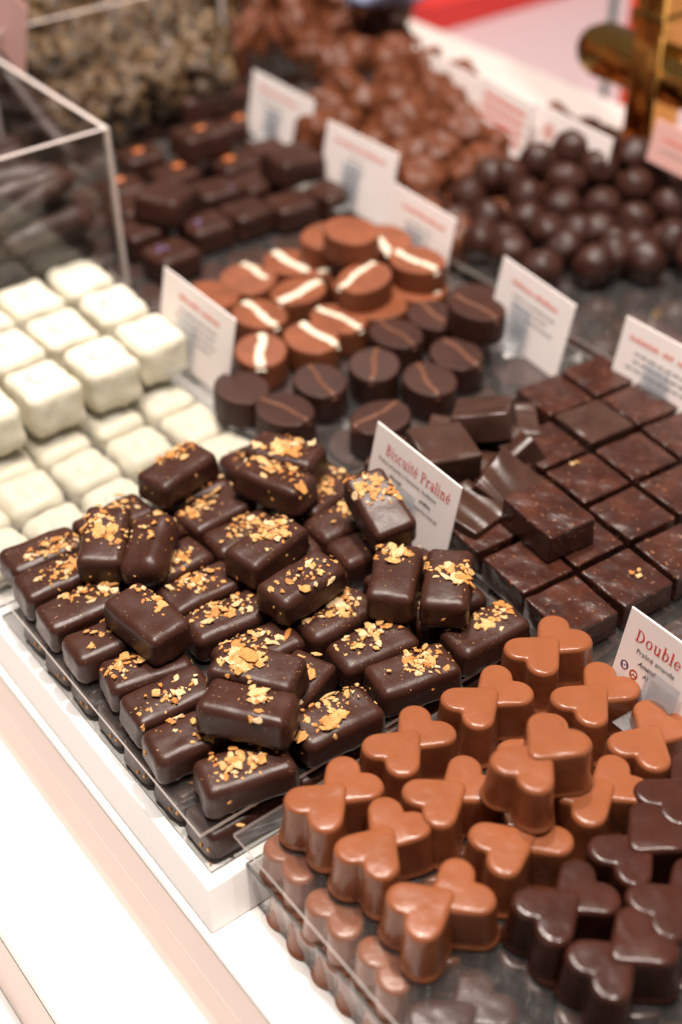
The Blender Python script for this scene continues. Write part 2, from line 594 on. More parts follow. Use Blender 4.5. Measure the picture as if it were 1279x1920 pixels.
def crumbs(bv, seed, n, cx=0.0, cy=0.0, sx=0.009, sy=0.005, side=3, big=1.0):
    rng = random.Random(seed)
    V, F = [], []
    k = 0
    cl = [(cx + rng.gauss(0, sx * .5), cy + rng.gauss(0, sy * .5)) for _ in range(3)]
    tries = 0
    n = int(n * 2.0)
    while k < n and tries < 4000:
        tries += 1
        c = rng.choice(cl)
        x, y = rng.gauss(c[0], sx * .68), rng.gauss(c[1], sy * .75)
        if abs(x) > BL / 2 - 0.001 or abs(y) > BW / 2 - 0.0005: continue
        hit = bv.ray_cast(Vector((x, y, 0.05)), Vector((0, 0, -1)))
        if hit[0] is None: continue
        s = min(max(math.exp(rng.gauss(-5.96, 0.52)), 0.0009), 0.0075) * big
        up = 0.0 if rng.random() < .75 else rng.uniform(0.0003, 0.0010)
        flake(V, F, hit[0] + hit[1] * up, hit[1], s, rng)
        k += 1
    for i in range(n // 2):
        x, y = rng.gauss(cx, BL * .3), rng.gauss(cy, BW * .3)
        hit = bv.ray_cast(Vector((x, y, 0.05)), Vector((0, 0, -1)))
        if hit[0] is None or abs(x) > BL / 2 or abs(y) > BW / 2: continue
        flake(V, F, hit[0], hit[1], rng.uniform(0.0003, 0.0009), rng)
    for i in range(side):
        d = rng.choice([Vector((0, 1, 0)), Vector((-1, 0, 0)), Vector((0, -1, 0)), Vector((1, 0, 0))])
        o = Vector((rng.uniform(-.4, .4) * BL, rng.uniform(-.35, .35) * BW, rng.uniform(0.003, 0.011)))
        hit = bv.ray_cast(o - d * 0.05 if abs(d.y) else Vector((0, o.y, o.z)) - d * 0.05, d)
        if hit[0] is None: continue
        flake(V, F, hit[0], hit[1], rng.uniform(0.0008, 0.0030), rng)
    return mesh('crumb_topping', V, F, CRUMB, False)


def bar_mesh(seed, L=BL, round_=0.0036):
    return rbox(L, BW, BH, round_ + 0.0004 * (seed % 3), 9, 6, 4, amp=0.0007, freq=80, seed=seed, foot=0.0012, taper=0.05)


def make_bar(seed, loc, rot, label, n=26, cx=0.0, cy=0.0, sx=0.009, sy=0.005, side=3, big=1.0, rr=0.0036, group=None, L=BL):
    v, f = bar_mesh(seed, L, rr)
    bv = BVHTree.FromPolygons([tuple(a) for a in v], f)
    me = mesh('chocolate_bar', v, f, BAR)
    o = link('chocolate_bar', me, None, loc, rot)
    tag(o, label, 'chocolate', group or 'crumb topped dark chocolate bars')
    c = adopt(o, 'crumb_topping', crumbs(bv, seed * 17 + 5, n, cx, cy, sx, sy, side, big))
    c['kind'] = 'stuff'
    return o


R = math.radians
# top layer: (px ends of the top face, lift, pitch, roll, crumb count, cluster x, y, spread, label)
TOP = [
 ((284, 900), (378, 838), 0, 0, 0, 26, .004, .005, .010, .005, 3, 1, 'dark bar high at the rear beside the white cubes, crumbs along its rear edge'),
 ((468, 822), (600, 856), 3, 0, 0, 24, -.002, .002, .007, .005, 1, 1.2, 'rearmost dark bar of the pile, lying across behind another'),
 ((452, 864), (577, 914), 1, 0, -6, 34, .000, .004, .012, .005, 7, 1.1, 'dark bar near the rear with large flakes stuck down its front side'),
 ((206, 948), (184, 1048), 0, 5, 0, 34, -.003, .000, .008, .007, 2, 1.1, 'dark bar pointing at the viewer thick with flakes, left of a rounded smooth one'),
 ((300, 962), (268, 1058), 0, 3, 14, 7, -.006, .001, .007, .008, 2, 1.0, 'rounded dark bar with only a few scattered square crumbs'),
 ((225, 1106), (325, 1187), 0, 0, 0, 9, -.002, .006, .007, .003, 2, 1.1, 'almost bare dark bar near the left tray edge, few pale crumbs at its rear'),
 ((444, 1052), (554, 970), 0, 0, 0, 44, .006, -.003, .007, .006, 4, .95, 'dark bar in the middle of the pile with a dense crumb patch'),
 ((507, 1115), (621, 1043), 1, 0, 0, 20, .000, -.002, .008, .005, 4, 1.0, 'large sharp edged dark bar at the centre with two loose crumb groups'),
 ((675, 887), (752, 980), 7, 14, 8, 36, -.006, -.001, .007, .006, 6, .95, 'dark bar tilted up against the printed card'),
 ((752, 1019), (730, 1120), 0, 0, 0, 18, -.009, -.001, .004, .006, 1, 1.25, 'left bar of the pair standing side by side in front of the card'),
 ((847, 1020), (832, 1140), 1, 3, 0, 20, -.003, -.001, .005, .007, 1, 1.15, 'right bar of the pair standing side by side in front of the card'),
 ((400, 1225), (565, 1262), 0, 0, 0, 24, .000, .000, .010, .006, 2, 1.3, 'dark bar with coarse pale flakes, resting behind a smoother bar at the front'),
 ((381, 1302), (545, 1334), 1, 0, -8, 12, .006, .003, .005, .005, 2, 1.25, 'smooth dark bar lying across near the front with a flake strip on its right half'),
]
for i, (a, b, lift, pitch, roll, n, cx, cy, sx, sy, side, big, lab) in enumerate(TOP):
    zt = 2 * BH + lift * MM
    A, B = at(*a, zt), at(*b, zt)
    m = (A + B) / 2
    d = B - A
    make_bar(40 + i, (m.x, m.y, zt - BH + 0.0005 + abs(math.sin(R(pitch))) * BL / 2 * .3), (R(roll), R(pitch), math.atan2(d.y, d.x)), lab,
             n, cx, cy, sx, sy, side, big, 0.0052 if i == 4 else 0.0034, L=BL)

ordn = ['first', 'second', 'third', 'fourth', 'fifth', 'sixth', 'seventh', 'eighth']
ORD = ['first', 'second', 'third', 'fourth', 'fifth', 'sixth', 'seventh', 'eighth', 'ninth', 'tenth', 'eleventh', 'twelfth', 'thirteenth']
# first layer, lying in rows on the sheet: x, y centre (mm), yaw, crumbs
rowname = ['front', 'second', 'third', 'fourth', 'fifth', 'sixth', 'seventh', 'eighth']
LAY = {
 0: [(27, 8, -14, 34, -.002, .003), (20, 36, -8, 10, .0, .0), (23, 59, -4, 22, .001, -.001), (25, 80, -12, 18, -.008, .005), (21, 106, -4, 8, -.002, .0), (21, 131, -4, 26, .004, .003), (22, 156, -4, 26, .008, .0), (25, 177, -3, 36, .004, -.003)],
 1: [(71, 7, -4, 30, .004, .004), (68, 32, 22, 24, .0, .0), (69, 60, -4, 22, -.002, .002), (69, 85, -5, 36, .002, .001), (70, 108, -1, 30, .001, .002), (68, 131, 4, 26, .002, -.004), (68, 155, 8, 20, .0, .0), (64, 177, 3, 20, .004, .004)],
 2: [(113, 8, -12, 36, .001, .002), (109, 31, -6, 26, -.001, .003), (108, 56, 0, 34, .003, .002), (110, 82, 4, 12, .002, .0), (112, 105, -2, 20, .0, .0), (108, 129, -2, 26, .002, .0), (107, 152, 3, 24, -.002, .004), (106, 174, -6, 16, .0, .0)],
 3: [(154, 8, -3, 24, .002, .004), (151, 33, -4, 14, .0, .003), (150, 57, 2, 14, .0, .0), (150, 85, -5, 12, .004, -.002), (152, 108, 1, 24, .0, .0), (157, 131, 14, 34, .0, .0), (152, 155, 3, 28, .003, .0), (148, 176, -3, 14, .0, .0)],
}
colname = ['left column', 'second column', 'third column', 'card side column']
ordn = ['first'] + rowname[1:]
for c, rows in LAY.items():
    for r, (x, y, yaw, n, cx, cy) in enumerate(rows):
        make_bar(100 + c * 10 + r, (x * MM, y * MM, 0.0003), (0, 0, R(yaw)),
                 f'crumb topped dark bar on the sheet, {ordn[r]} from the front in the {colname[c]}',
                 n, cx, cy, .009, .005, 3, 1.0, 0.0036)
# stored layer seen through the sheet
u0 = make_bar(300, (0.022, 0.008, -0.0188), (0, 0, 0), 'dark bar under the clear sheet, at the very front left tray corner', 12, side=5, group='dark bars stored under the clear sheet')
k = 0
for c, x in enumerate((22, 66, 109, 152)):
    for r, y in enumerate((8, 32, 56, 80, 104, 128, 152)):
        if c == 0 and r == 0: continue
        if c > 1 and r > 1: continue
        k += 1
        copy_thing(u0, ((x - 0.5 * (k % 3)) * MM, y * MM, -0.0188), (0, 0, R((k * 7) % 9 - 4)),
                   f'dark bar under the clear sheet, {ordn[r]} line from the front, {ordn[c]} from the left', 'dark bars stored under the clear sheet')
# loose crumbs lying on tray and counter
V, F = [], []
rng = random.Random(8)
for px, py, z, s in [(452, 1548, 0.0, 4.6), (538, 1470, 0.0, 3.4), (146, 1374, ZC, 2.2), (395, 1620, ZC, 2.4), (3, 1060, 0.0, 3.5), (222, 1475, ZC, 1.4), (500, 1535, ZC, 2.5), (495, 1522, ZC, 1.5), (258, 1524, ZC, .9)]:
    me_v, me_f = [], []
    flake(me_v, me_f, Vector((0, 0, 0.0001)), Vector((0, 0, 1)), s * MM, rng, 0.0005)
    if z < -.01:
        P = at(px, py, ZB + 0.0001)
        if P.x > -0.0045 and P.y > -0.0095: z = ZB + 0.0001
    P = at(px, py, z)
    o = link('biscuit_crumb', mesh('biscuit_crumb', me_v, me_f, CRUMB, False), None, (P.x, P.y, z + 0.0001))
    where = 'on the white counter' if z < -.01 else 'at the sheet edge of the bar tray'
    lr = {452: 'large golden crumb at the front rim of the bar tray sheet', 538: 'golden crumb on the front rim of the bar tray, beside the frontmost milk heart',
          146: 'small golden crumb on the white board halfway along the bar tray', 395: 'small golden crumb on the white board below the front corner of the bar tray',
          3: 'golden crumb at the left picture edge beside the leftmost bar', 222: 'tiny golden crumb on the white board beside the bar tray, near the corner',
          500: 'golden crumb in the gap between bar tray and heart tray', 495: 'tiny crumb in the gap between bar tray and heart tray',
          258: 'tiniest crumb speck on the board next to the tray line'}[px]
    tag(o, lr, 'crumb', 'loose biscuit crumbs')

# ------------------------------------------------------------------ heart chocolates
def heart_loop(n, s=1.0, ox=0.0, L=0.0222, W=0.0250):
    """outline of a plump heart with its lobes towards +x: two round lobes, a small round tip, softened notch"""
    import bisect
    a, b, r, c, r2 = 0.18, 0.238, 0.262, 0.35, 0.13
    circ = [(a, b, r), (a, -b, r)] + [(a + (-c - a) * k / 12, sg * b * (1 - k / 12), r + (r2 - r) * k / 12) for k in range(1, 13) for sg in (1, -1)]
    N = n * 6
    rad = []
    for i in range(N):
        t = 2 * math.pi * i / N
        dx, dy = math.cos(t), math.sin(t)
        best = 0
        for cx, cy, rr in circ:
            p = cx * dx + cy * dy
            q = rr * rr - (cx * cx + cy * cy - p * p)
            if q > 0: best = max(best, p + math.sqrt(q))
        rad.append(best)
    K = 20
    rad = [sum(rad[(i + k) % N] * math.exp(-(k / 7.0) ** 2) for k in range(-K, K + 1)) / sum(math.exp(-(k / 7.0) ** 2) for k in range(-K, K + 1)) for i in range(N)]
    out = []
    for i in range(0, N, 6):
        t = 2 * math.pi * i / N
        out.append((rad[i] * math.cos(t), rad[i] * math.sin(t)))
    xs = [p[0] for p in out]; ysq = [p[1] for p in out]
    mid, span = (max(xs) + min(xs)) / 2, max(xs) - min(xs)
    wy = max(ysq) - min(ysq)
    return [((p[0] - mid) / span * L, p[1] / wy * W) for p in out]


def heart_solid(H, x0, flip, n=64, seed=0):
    base = heart_loop(n)
    lv = [(0.0, 1.21, .0), (0.0005, 1.25, .0), (0.0012, 1.235, .0), (0.0020, 1.18, .0), (0.0030, 1.165, .0)]
    for i in range(1, 7):
        lv.append((0.003 + (H - 0.0052) * i / 6, 1.165 - 0.115 * i / 6, .0))
    for i in range(1, 7):
        a = math.radians(15 * i)
        lv.append((H - 0.0022 + 0.0022 * math.sin(a), 1.05 - 0.0, 0.0021 * (1 - math.cos(a))))
    verts, faces = [], []
    sg = -1 if flip else 1
    for z, s, ins in lv:
        for x, y in base:
            k = math.hypot(x, y)
            f = s - (ins / max(k, 1e-6) if ins else 0)
            verts.append(Vector((x * f * sg + x0, y * f * sg, z)))
    m = len(lv)
    for j, q in enumerate((0.93, 0.5)):
        for i in range(n):
            v = verts[(m - 1) * n + i]
            verts.append(Vector((x0 + (v.x - x0) * q, v.y * q, H + 0.00004 * (j + 1))))
    rings = m + 2
    for r in range(rings - 1):
        for i in range(n):
            j = (i + 1) % n
            faces.append((r * n + i, r * n + j, (r + 1) * n + j, (r + 1) * n + i))
    verts.append(Vector((x0, 0, H + 0.0001)))
    c = len(verts) - 1
    for i in range(n):
        faces.append(((rings - 1) * n + i, (rings - 1) * n + (i + 1) % n, c))
    faces.append(tuple(reversed(range(n))))
    # orientation: make sure normals face outwards
    if (verts[0] - verts[n // 4]).length and True:
        a, b_, c_ = verts[faces[0][0]], verts[faces[0][1]], verts[faces[0][2]]
        nn = (b_ - a).cross(c_ - a)
        if nn.dot(Vector((a.x - x0, a.y, 0))) < 0:
            faces = [tuple(reversed(f)) for f in faces]
    return verts, faces


HX = 0.0062      # half the distance between the two joined hearts


def heart_mesh(name, mat, seed=0, H=0.022):
    v1, f1 = heart_solid(H, -HX, False)       # lobes towards -x
    v2, f2 = heart_solid(H - 0.0013, HX, True)
    # notch of the front heart faces -x, of the rear one +x
    v1 = [Vector((-(v.x + HX) - HX, -v.y, v.z)) for v in v1]
    v2 = [Vector((-(v.x - HX) + HX, -v.y, v.z)) for v in v2]
    n = len(v1)
    verts = v1 + v2
    faces = f1 + [tuple(i + n for i in f) for f in f2]
    for v in verts:
        s = Vector((seed * 5.1, seed * 2.2, 0))
        d = noise.noise(v * 70 + s) * 0.00035
        v.x += d; v.y += noise.noise(v * 70 + s + Vector((9, 0, 0))) * 0.00035
        v.z += noise.noise(Vector((v.x, v.y, 0)) * 120 + s) * 0.0002 if v.z > 0.01 else 0
    return mesh(name, verts, faces, mat)


hm = [heart_mesh('milk_heart_chocolate', MILK, s) for s in range(4)]
hd = [heart_mesh('dark_heart_chocolate', DARKH, s + 10) for s in range(3)]
HH = 0.022
# front heart centre px, level (0/1), yaw offset, flipped, label
HEARTS = [
 ((1011, 1218), (1060, 1181), 0, 0, 'm', 'rearmost milk heart chocolate, beside the ganache squares'),
 ((894, 1315), (951, 1278), 0, 0, 'm', 'milk heart in the rear line, touching the corner of the bar tray'),
 ((1101, 1311), (1149, 1270), 0, 0, 'm', 'milk heart in front of the red titled Double card'),
 ((748, 1400), (800, 1355), 0, 0, 'm', 'milk heart directly in front of the bars at the tray rim'),
 ((1033, 1388), (988, 1430), 1, 0, 'm', 'milk heart turned half round and standing proud in the middle of the heap'),
 ((1210, 1392), (1243, 1347), 0, 0, 'm', 'milk heart at the right picture edge under the card tab'),
 ((825, 1493), (886, 1457), 0, 0, 'm', 'large milk heart at the centre of the milk hearts'),
 ((1105, 1489), (1150, 1465), 0, 0, 'm', 'milk heart beside the dark ones, right of the half turned one'),
 ((605, 1501), (655, 1460), 0, 0, 'm', 'milk heart at the front left corner of the heart tray'),
 ((702, 1588), (736, 1545), 0, 0, 'm', 'second milk heart along the left edge of the heart tray'),
 ((951, 1581), (1011, 1554), 0, 0, 'm', 'milk heart between the large centre one and the dark hearts'),
 ((799, 1695), (863, 1662), 0, 0, 'm', 'nearest milk heart, frontmost along the tray edge'),
 ((1222, 1560), (1175, 1598), 0, 0, 'd', 'dark heart with its rear half raised, highest of the dark ones'),
 ((1038, 1702), (1098, 1662), 0, 0, 'd', 'dark heart next to the nearest milk one'),
 ((1195, 1765), (1135, 1806), 0, 0, 'd', 'nearest dark heart with its rear half raised'),
 ((1253, 1695), (1310, 1660), 0, 0, 'd', 'dark heart cut by the right picture edge, low down'),
 ((1262, 1490), (1310, 1450), 0, 0, 'd', 'dark heart cut by the right picture edge, beside the milk ones'),
]
for i, (a, b, lev, dyaw, kind, lab) in enumerate(HEARTS):
    z = HH * (lev + 1)
    A, B = at(*a, z), at(*b, z)
    d = (B - A).normalized()
    m = A + d * HX
    me = (hm[i % 4] if kind == 'm' else hd[i % 3])
    o = link(me.name, me, None, (m.x, m.y, z - HH + 0.0003), (0, 0, math.atan2(d.y, d.x) + R(dyaw)))
    tag(o, lab, 'chocolate', 'milk heart chocolates' if kind == 'm' else 'dark heart chocolates')
# supports and the stored layers below the sheet
for i, (x, y, mi) in enumerate([(122, -62, 'm')]):
    o = link('milk_heart_chocolate', hm[1], None, (x * MM, y * MM, 0.0003), (0, 0, R(4)))
    tag(o, 'milk heart hidden mostly below the half turned one', 'chocolate', 'milk heart chocolates')
cols_ = (36, 77, 118, 157)
for c, x in enumerate(cols_):
    for r in range(7):
        y = -29 - 29.5 * r
        rng = random.Random(c * 31 + r)
        milk = (r < 3) if c < 3 else (r < 2)
        me = hm[(c + r) % 4] if milk else hd[(c + r) % 3]
        o = link(me.name, me, None, ((x - 3 + rng.uniform(-1, 1)) * MM, (y + rng.uniform(-1, 1)) * MM, -0.0222), (0, 0, R(rng.uniform(-5, 5))))
        o.scale = (1, 1, 0.89)
        tag(o, f'{"milk" if milk else "dark"} heart under the clear sheet, {ordn[r]} line from the bar tray, {ordn[c]} from the left', 'chocolate',
            'milk hearts stored under the clear sheet' if milk else 'dark hearts stored under the clear sheet')
for r in range(6):
    me = hm[r % 4]
    o = link(me.name, me, None, (0.0315, (-35 - 30 * r) * MM, ZC + 0.0004), (0, 0, R((r * 5) % 7 - 3)))
    o.scale = (1, 1, 0.80)
    tag(o, f'milk heart standing on the counter at the tray side, {ordn[r]} from the bar tray', 'chocolate', 'milk hearts in the lowest stored layer')

# ------------------------------------------------------------------ ganache squares
def square_mesh(seed, L=0.0304, W=0.0302, H=0.0135, mat=None):
    v, f = rbox(L, W, H, 0.0011, 8, 8, 3, amp=0.0004, freq=110, seed=seed, foot=0.0003, taper=0.02)
    for p in v:
        if p.z > H * .75:
            p.z += 0.0005 * noise.noise(Vector((p.x, p.y, seed)) * 160)
    return mesh('ganache_square', v, f, mat or GAN)


sqm = [square_mesh(s) for s in range(4)]
fud = [square_mesh(s + 9, 0.0302, 0.0302, 0.0150, FUDGE) for s in range(2)]
SQ = [((1113, 698), 'rearmost ganache square beside the card with two red words', 1),
      ((1030, 734), 'ganache square in the rear line, left of the rearmost', 1),
      ((1200, 758), 'ganache square just below the card at the right picture edge', 0),
      ((1103, 789), 'ganache square with a wavy matt top in the second line', 2),
      ((1036, 831), 'ganache square with rounded worn front corner, left of the wavy one', 2),
      ((1265, 805), 'ganache square cut by the right edge below the card', 0),
      ((1192, 846), 'ganache square with four light bumps, right of the middle line', 0),
      ((1105, 888), 'ganache square with a tan crumb at its left corner', 0),
      ((1186, 957), 'ganache square in the centre of the square tray', 0),
      ((1262, 906), 'ganache square at the right edge, level with the centre one', 0),
      ((906, 986), 'ganache square right beside the edge of the Biscuité card', 0),
      ((1125, 1022), 'ganache square half covered by the raised one', 0),
      ((997, 1067), 'ganache square directly under the front of the raised one', 0),
      ((1268, 1018), 'ganache square at the right edge, nearest of those cut by it', 0),
      ((1188, 1090), 'ganache square carrying a single golden crumb', 0),
      ((1080, 1132), 'nearest ganache square, behind the rearmost milk heart', 0)]
LAT = [(2, 2), (1, 2), (2, 1), (1, 1), (0, 1), (2, 0), (1, 0), (0, 0), (0, -1), (1, -1), (-2, 0), (-1, -1), (-2, -1), (0, -2), (-1, -2), (-2, -2), (-1, 0)]
SQ.append((None, 'ganache square under the rear end of the raised one', 0))
for i, (p, lab, kind) in enumerate(SQ):
    c_, r_ = LAT[i]
    rg = random.Random(i + 3)
    x = 267.0 + 33.0 * c_ + 3.4 * r_ + rg.uniform(-.6, .6)
    y = 57.5 - 2.0 * c_ + 33.3 * r_ + rg.uniform(-.6, .6)
    me = fud[0] if kind == 2 and i == 3 else sqm[i % 4]
    o = link('ganache_square', me, None, (x * MM, y * MM, 0.0003), (0, 0, R(rg.uniform(-2, 2) - 5 + 90 * (i % 4))))
    tag(o, lab, 'chocolate', 'dark ganache squares')
    if i in (7, 14):
        Vv, Ff = [], []
        for q in range(3):
            flake(Vv, Ff, Vector((-0.007 + 0.0022 * q if i == 14 else -0.012, 0.003 * (q % 2), 0.0138)), Vector((0, 0, 1)), 0.0035, random.Random(q + i))
        c_ = adopt(o, 'biscuit_crumb', mesh('biscuit_crumb', Vv, Ff, CRUMB, False))
# raised one
me = square_mesh(33, 0.0365, 0.0275, 0.0150)
P = at(1029, 951, 0.0295)
o = link('ganache_square', me, None, (P.x, P.y, 0.0143), (0, 0, R(-95)))
tag(o, 'raised oblong ganache piece lying on top of the square tray', 'chocolate', 'dark ganache squares')
IRR = [((914, 762), 0.034, (R(-12), R(14), R(40)), 'wavy topped fudge piece leaning at the rear left of the squares'),
       ((958, 812), 0.026, (R(62), R(8), R(80)), 'fudge piece tipped on its side in front of the wavy leaning one'),
       ((829, 823), 0.033, (R(4), R(-3), R(72)), 'fudge piece with deep diagonal waves, right behind the Biscuité card'),
       ((942, 884), 0.022, (R(30), R(-10), R(20)), 'fudge piece with a bright glossy streak beside the raised oblong'),
       ((878, 942), 0.020, (R(6), R(4), R(10)), 'fudge piece half hidden by the Biscuité card')]
for i, (p, z, rot, lab) in enumerate(IRR):
    P = at(*p, z)
    o = link('fudge_piece', fud[i % 2], None, (P.x, P.y, max(z - 0.0165, 0.0004)), rot)
    if abs(rot[0]) > .5: o.location.z = 0.006
    tag(o, lab, 'chocolate', 'loose fudge pieces')
for i, (x, y) in enumerate([(200, 100), (234, 92), (205, 128), (238, 126), (270, 118)]):
    o = link('fudge_piece', fud[i % 2], None, (x * MM, y * MM, 0.0004), (0, 0, R(i * 13)))
    tag(o, f'covered fudge piece at the bottom of the loose heap, {ordn[i]} of five', 'chocolate', 'covered fudge pieces')
for r in range(5):
    for c in range(5):
        x, y = 202 + 33 * c, -42 + 34 * r
        o = link('ganache_square', sqm[(r + c) % 4], None, (x * MM, y * MM, -0.0188), (0, 0, R(r * 3 - c * 2)))
        tag(o, f'ganache square under the clear sheet, {ordn[r]} line from the front, {ordn[c]} from the left', 'chocolate', 'ganache squares stored under the clear sheet')

# ------------------------------------------------------------------ striped ovals
def oval_mesh(name, a, b, H, mat, seed=0, n=44):
    lv = [(0, 1.02, 0), (0.0008, 1.03, 0), (H * .35, 1.02, 0), (H * .7, 1.01, 0)]
    for i in range(5):
        t = R(22.5 * i)
        lv.append((H - 0.0012 + 0.0012 * math.sin(t), 1.0, 0.0012 * (1 - math.cos(t))))
    lv += [(H, 1.0, a * .12), (H + 0.0001, 1.0, a * .45)]
    V, F = [], []
    for z, s, ins in lv:
        for i in range(n):
            t = 2 * math.pi * i / n
            x, y = math.cos(t) * a * s, math.sin(t) * b * s
            k = 1 - ins / math.hypot(x, y)
            V.append(Vector((x * k, y * k, z)))
    for r in range(len(lv) - 1):
        for i in range(n):
            j = (i + 1) % n
            F.append((r * n + i, r * n + j, (r + 1) * n + j, (r + 1) * n + i))
    F.append(tuple((len(lv) - 1) * n + i for i in range(n)))
    F.append(tuple(reversed(range(n))))
    for v in V:
        v.x += noise.noise(v * 60 + Vector((seed, 0, 0))) * .0006
        v.y += noise.noise(v * 60 + Vector((0, seed, 0))) * .0006
    return mesh(name, V, F, mat)


def stripe_mesh(name, a, b, H, mat, off=0.0, wd=0.0042, ang=0.0, seed=0, drip=False):
    """raised wavering piped line across the top, running over the rim"""
    V, F = [], []
    n = 22
    ca, sa = math.cos(ang), math.sin(ang)
    # chord half length at this offset
    A = (ca / a) ** 2 + (sa / b) ** 2
    Bq = 2 * off * (-sa * ca / a ** 2 + ca * sa / b ** 2)
    C = off ** 2 * ((sa / a) ** 2 + (ca / b) ** 2) - 1
    disc = max(Bq * Bq - 4 * A * C, 1e-9)
    t0, t1 = (-Bq - math.sqrt(disc)) / (2 * A), (-Bq + math.sqrt(disc)) / (2 * A)
    for i in range(n + 1):
        s = i / n
        t = t0 + (t1 - t0) * s
        o = off + 0.0008 * math.sin(i * 0.35 + seed * 2) + 0.0009 * noise.noise(Vector((i * .5, seed, 0)))
        z = H - 0.0002
        if i == 0: t, z = t - 0.0006, H - 0.0035
        if i == n: t, z = t + 0.0006, H - (0.010 if drip else 0.0030)
        w_ = wd * (0.5 + 0.10 * math.sin(i * 2.0 + seed) + 0.28 * noise.noise(Vector((i * .45, seed * 3.1, 4))))
        for k in range(7):
            q = k / 6 * 2 - 1
            oo = o + q * w_
            h = 0.0011 * math.sqrt(max(0, 1 - q * q)) * (1 + .2 * math.sin(i * 2.6))
            V.append(Vector((ca * t - sa * oo, sa * t + ca * oo, z + h)))
    for i in range(n):
        for k in range(6):
            F.append((i * 7 + k, (i + 1) * 7 + k, (i + 1) * 7 + k + 1, i * 7 + k + 1))
    return mesh(name, V, F, mat)


OH = 0.0165
OV = [  # px, level z of top, yaw, stripe (angle rel., offset) or None, kind, label
 ((610, 440), 1, 20, None, 'm', 'milk oval half hidden behind the topmost plain one'),
 ((659, 430), 2, 95, None, 'm', 'topmost milk oval, plain without a stripe'),
 ((543, 491), 0, 95, (0, 0), 'm', 'milk oval with a blotched white stripe at the rear left'),
 ((457, 520), 0, 50, (40, -.010), 'm', 'milk oval with its white stripe off at the right rim'),
 ((559, 545), 0, 5, (0, -.002), 'm', 'milk oval with a white stripe sloping up to the right, low'),
 ((684, 518), 1, 15, (-6, .005), 'm', 'large raised milk oval with a stripe off its middle'),
 ((487, 588), 0, 95, (0, 0), 'm', 'milk oval with a thick white stripe, beside the left card'),
 ((646, 500), 0, 0, (0, .002), 'm', 'milk oval covered by the raised large one'),
 ((784, 486), 1, 98, (0, .002), 'm', 'milk oval with a white stripe in front of the rear card'),
 ((788, 531), 0, 95, (0, .002), 'm', 'milk oval under the one in front of the rear card'),
 ((634, 597), 0, 95, (0, -.001), 'm', 'milk oval with a stripe in the middle of the heap'),
 ((584, 633), 0, 85, (0, -.005), 'm', 'milk oval with a stripe and a separate white dab'),
 ((489, 656), 0, 60, (0, .0), 'm', 'nearest milk oval, its white stripe dripping over the rim'),
 ((725, 446), 1, 80, (0, .005), 'm', 'milk oval behind, right of the topmost plain one'),
 ((398, 552), 0, 95, None, 'm', 'plain milk oval peeking out behind the left card'),
 ((600, 713), 0, 75, (0, 0), 'd', 'dark oval with a brown line, left of the centre pair'),
 ((534, 767), 0, 98, (0, 0), 'd', 'ridged dark oval nearest the front left corner'),
 ((702, 683), 0, 55, (0, 0), 'd', 'round looking dark oval with a central brown line'),
 ((806, 710), 0, 75, (0, .002), 'd', 'dark oval with an angled brown line, right of centre'),
 ((714, 782), 0, 8, (0, .003), 'd', 'ridged dark oval just behind the Biscuité card'),
 ((743, 624), 0, 88, (0, 0), 'd', 'dark oval touching the milk ones in the middle'),
 ((811, 590), 0, 80, (0, -.001), 'd', 'dark oval below the striped milk ones at the right'),
 ((856, 663), 0, 78, (0, -.003), 'd', 'dark oval with its brown line near the right rim'),
 ((892, 575), 1, 100, (0, .001), 'd', 'raised dark oval leaning by the rear card'),
 ((453, 726), 0, 90, None, 'd', 'dark oval in the shade by the left card foot'),
]
mid_o = oval_mesh('milk_oval', 0.0185, 0.0150, OH, OVALM2, 1)
dark_o = oval_mesh('dark_oval', 0.0178, 0.0145, OH, OVALD, 2)
for i, (p, lev, yaw, st, kind, lab) in enumerate(OV):
    zt = OH * (1 + lev * .92)
    P = at(*p, zt)
    me = mid_o if kind == 'm' else dark_o
    nm = 'milk_oval' if kind == 'm' else 'dark_oval'
    tilt = (R(random.Random(i).uniform(-4, 4)), R(random.Random(i + 50).uniform(-4, 4))) if lev else (0, 0)
    o = link(nm, me, None, (P.x, P.y, zt - OH + 0.0004), (tilt[0], tilt[1], R(yaw)))
    tag(o, lab, 'chocolate', 'striped milk ovals' if kind == 'm' else 'striped dark ovals')
    if st:
        a, b = (0.0185, 0.0150) if kind == 'm' else (0.0178, 0.0145)
        adopt(o, 'piped_stripe', stripe_mesh('piped_stripe', a, b, OH, STRIPEW if kind == 'm' else STRIPEM, st[1], (0.0042 + 0.0005 * (i * 7 % 5)) if kind == 'm' else (0.0024 + 0.0004 * (i * 3 % 4)), R(st[0]) + R((i * 37) % 17 - 8), i, drip=(i == 12)))
for i, (x, y) in enumerate([(214, 320), (246, 326), (290, 318), (330, 322), (228, 294), (262, 262), (296, 286), (330, 284), (318, 254), (286, 252), (338, 225)]):
    nm, me = ('dark_oval', dark_o) if i == 10 else ('milk_oval', mid_o)
    if i in (1, 2, 3, 6, 7, 8, 9, 10):
        o = link(nm, me, None, (x * MM, y * MM, 0.0003), (0, 0, R(i * 37)))
        tag(o, f'covered milk oval at the bottom of the heap, {ORD[i]} round it' if nm == 'milk_oval' else 'covered dark oval carrying the raised one', 'chocolate', 'covered bottom ovals')
for r in range(5):
    for c in range(4):
        o = link('dark_oval', dark_o, None, ((206 + 40 * c) * MM, (168 + 40 * r) * MM, -0.0188), (0, 0, R(80 + r * 17 + c * 11)))
        tag(o, f'dark oval under the clear sheet, {ordn[r]} line from the front, {ordn[c]} from the left', 'chocolate', 'dark ovals stored under the clear sheet')

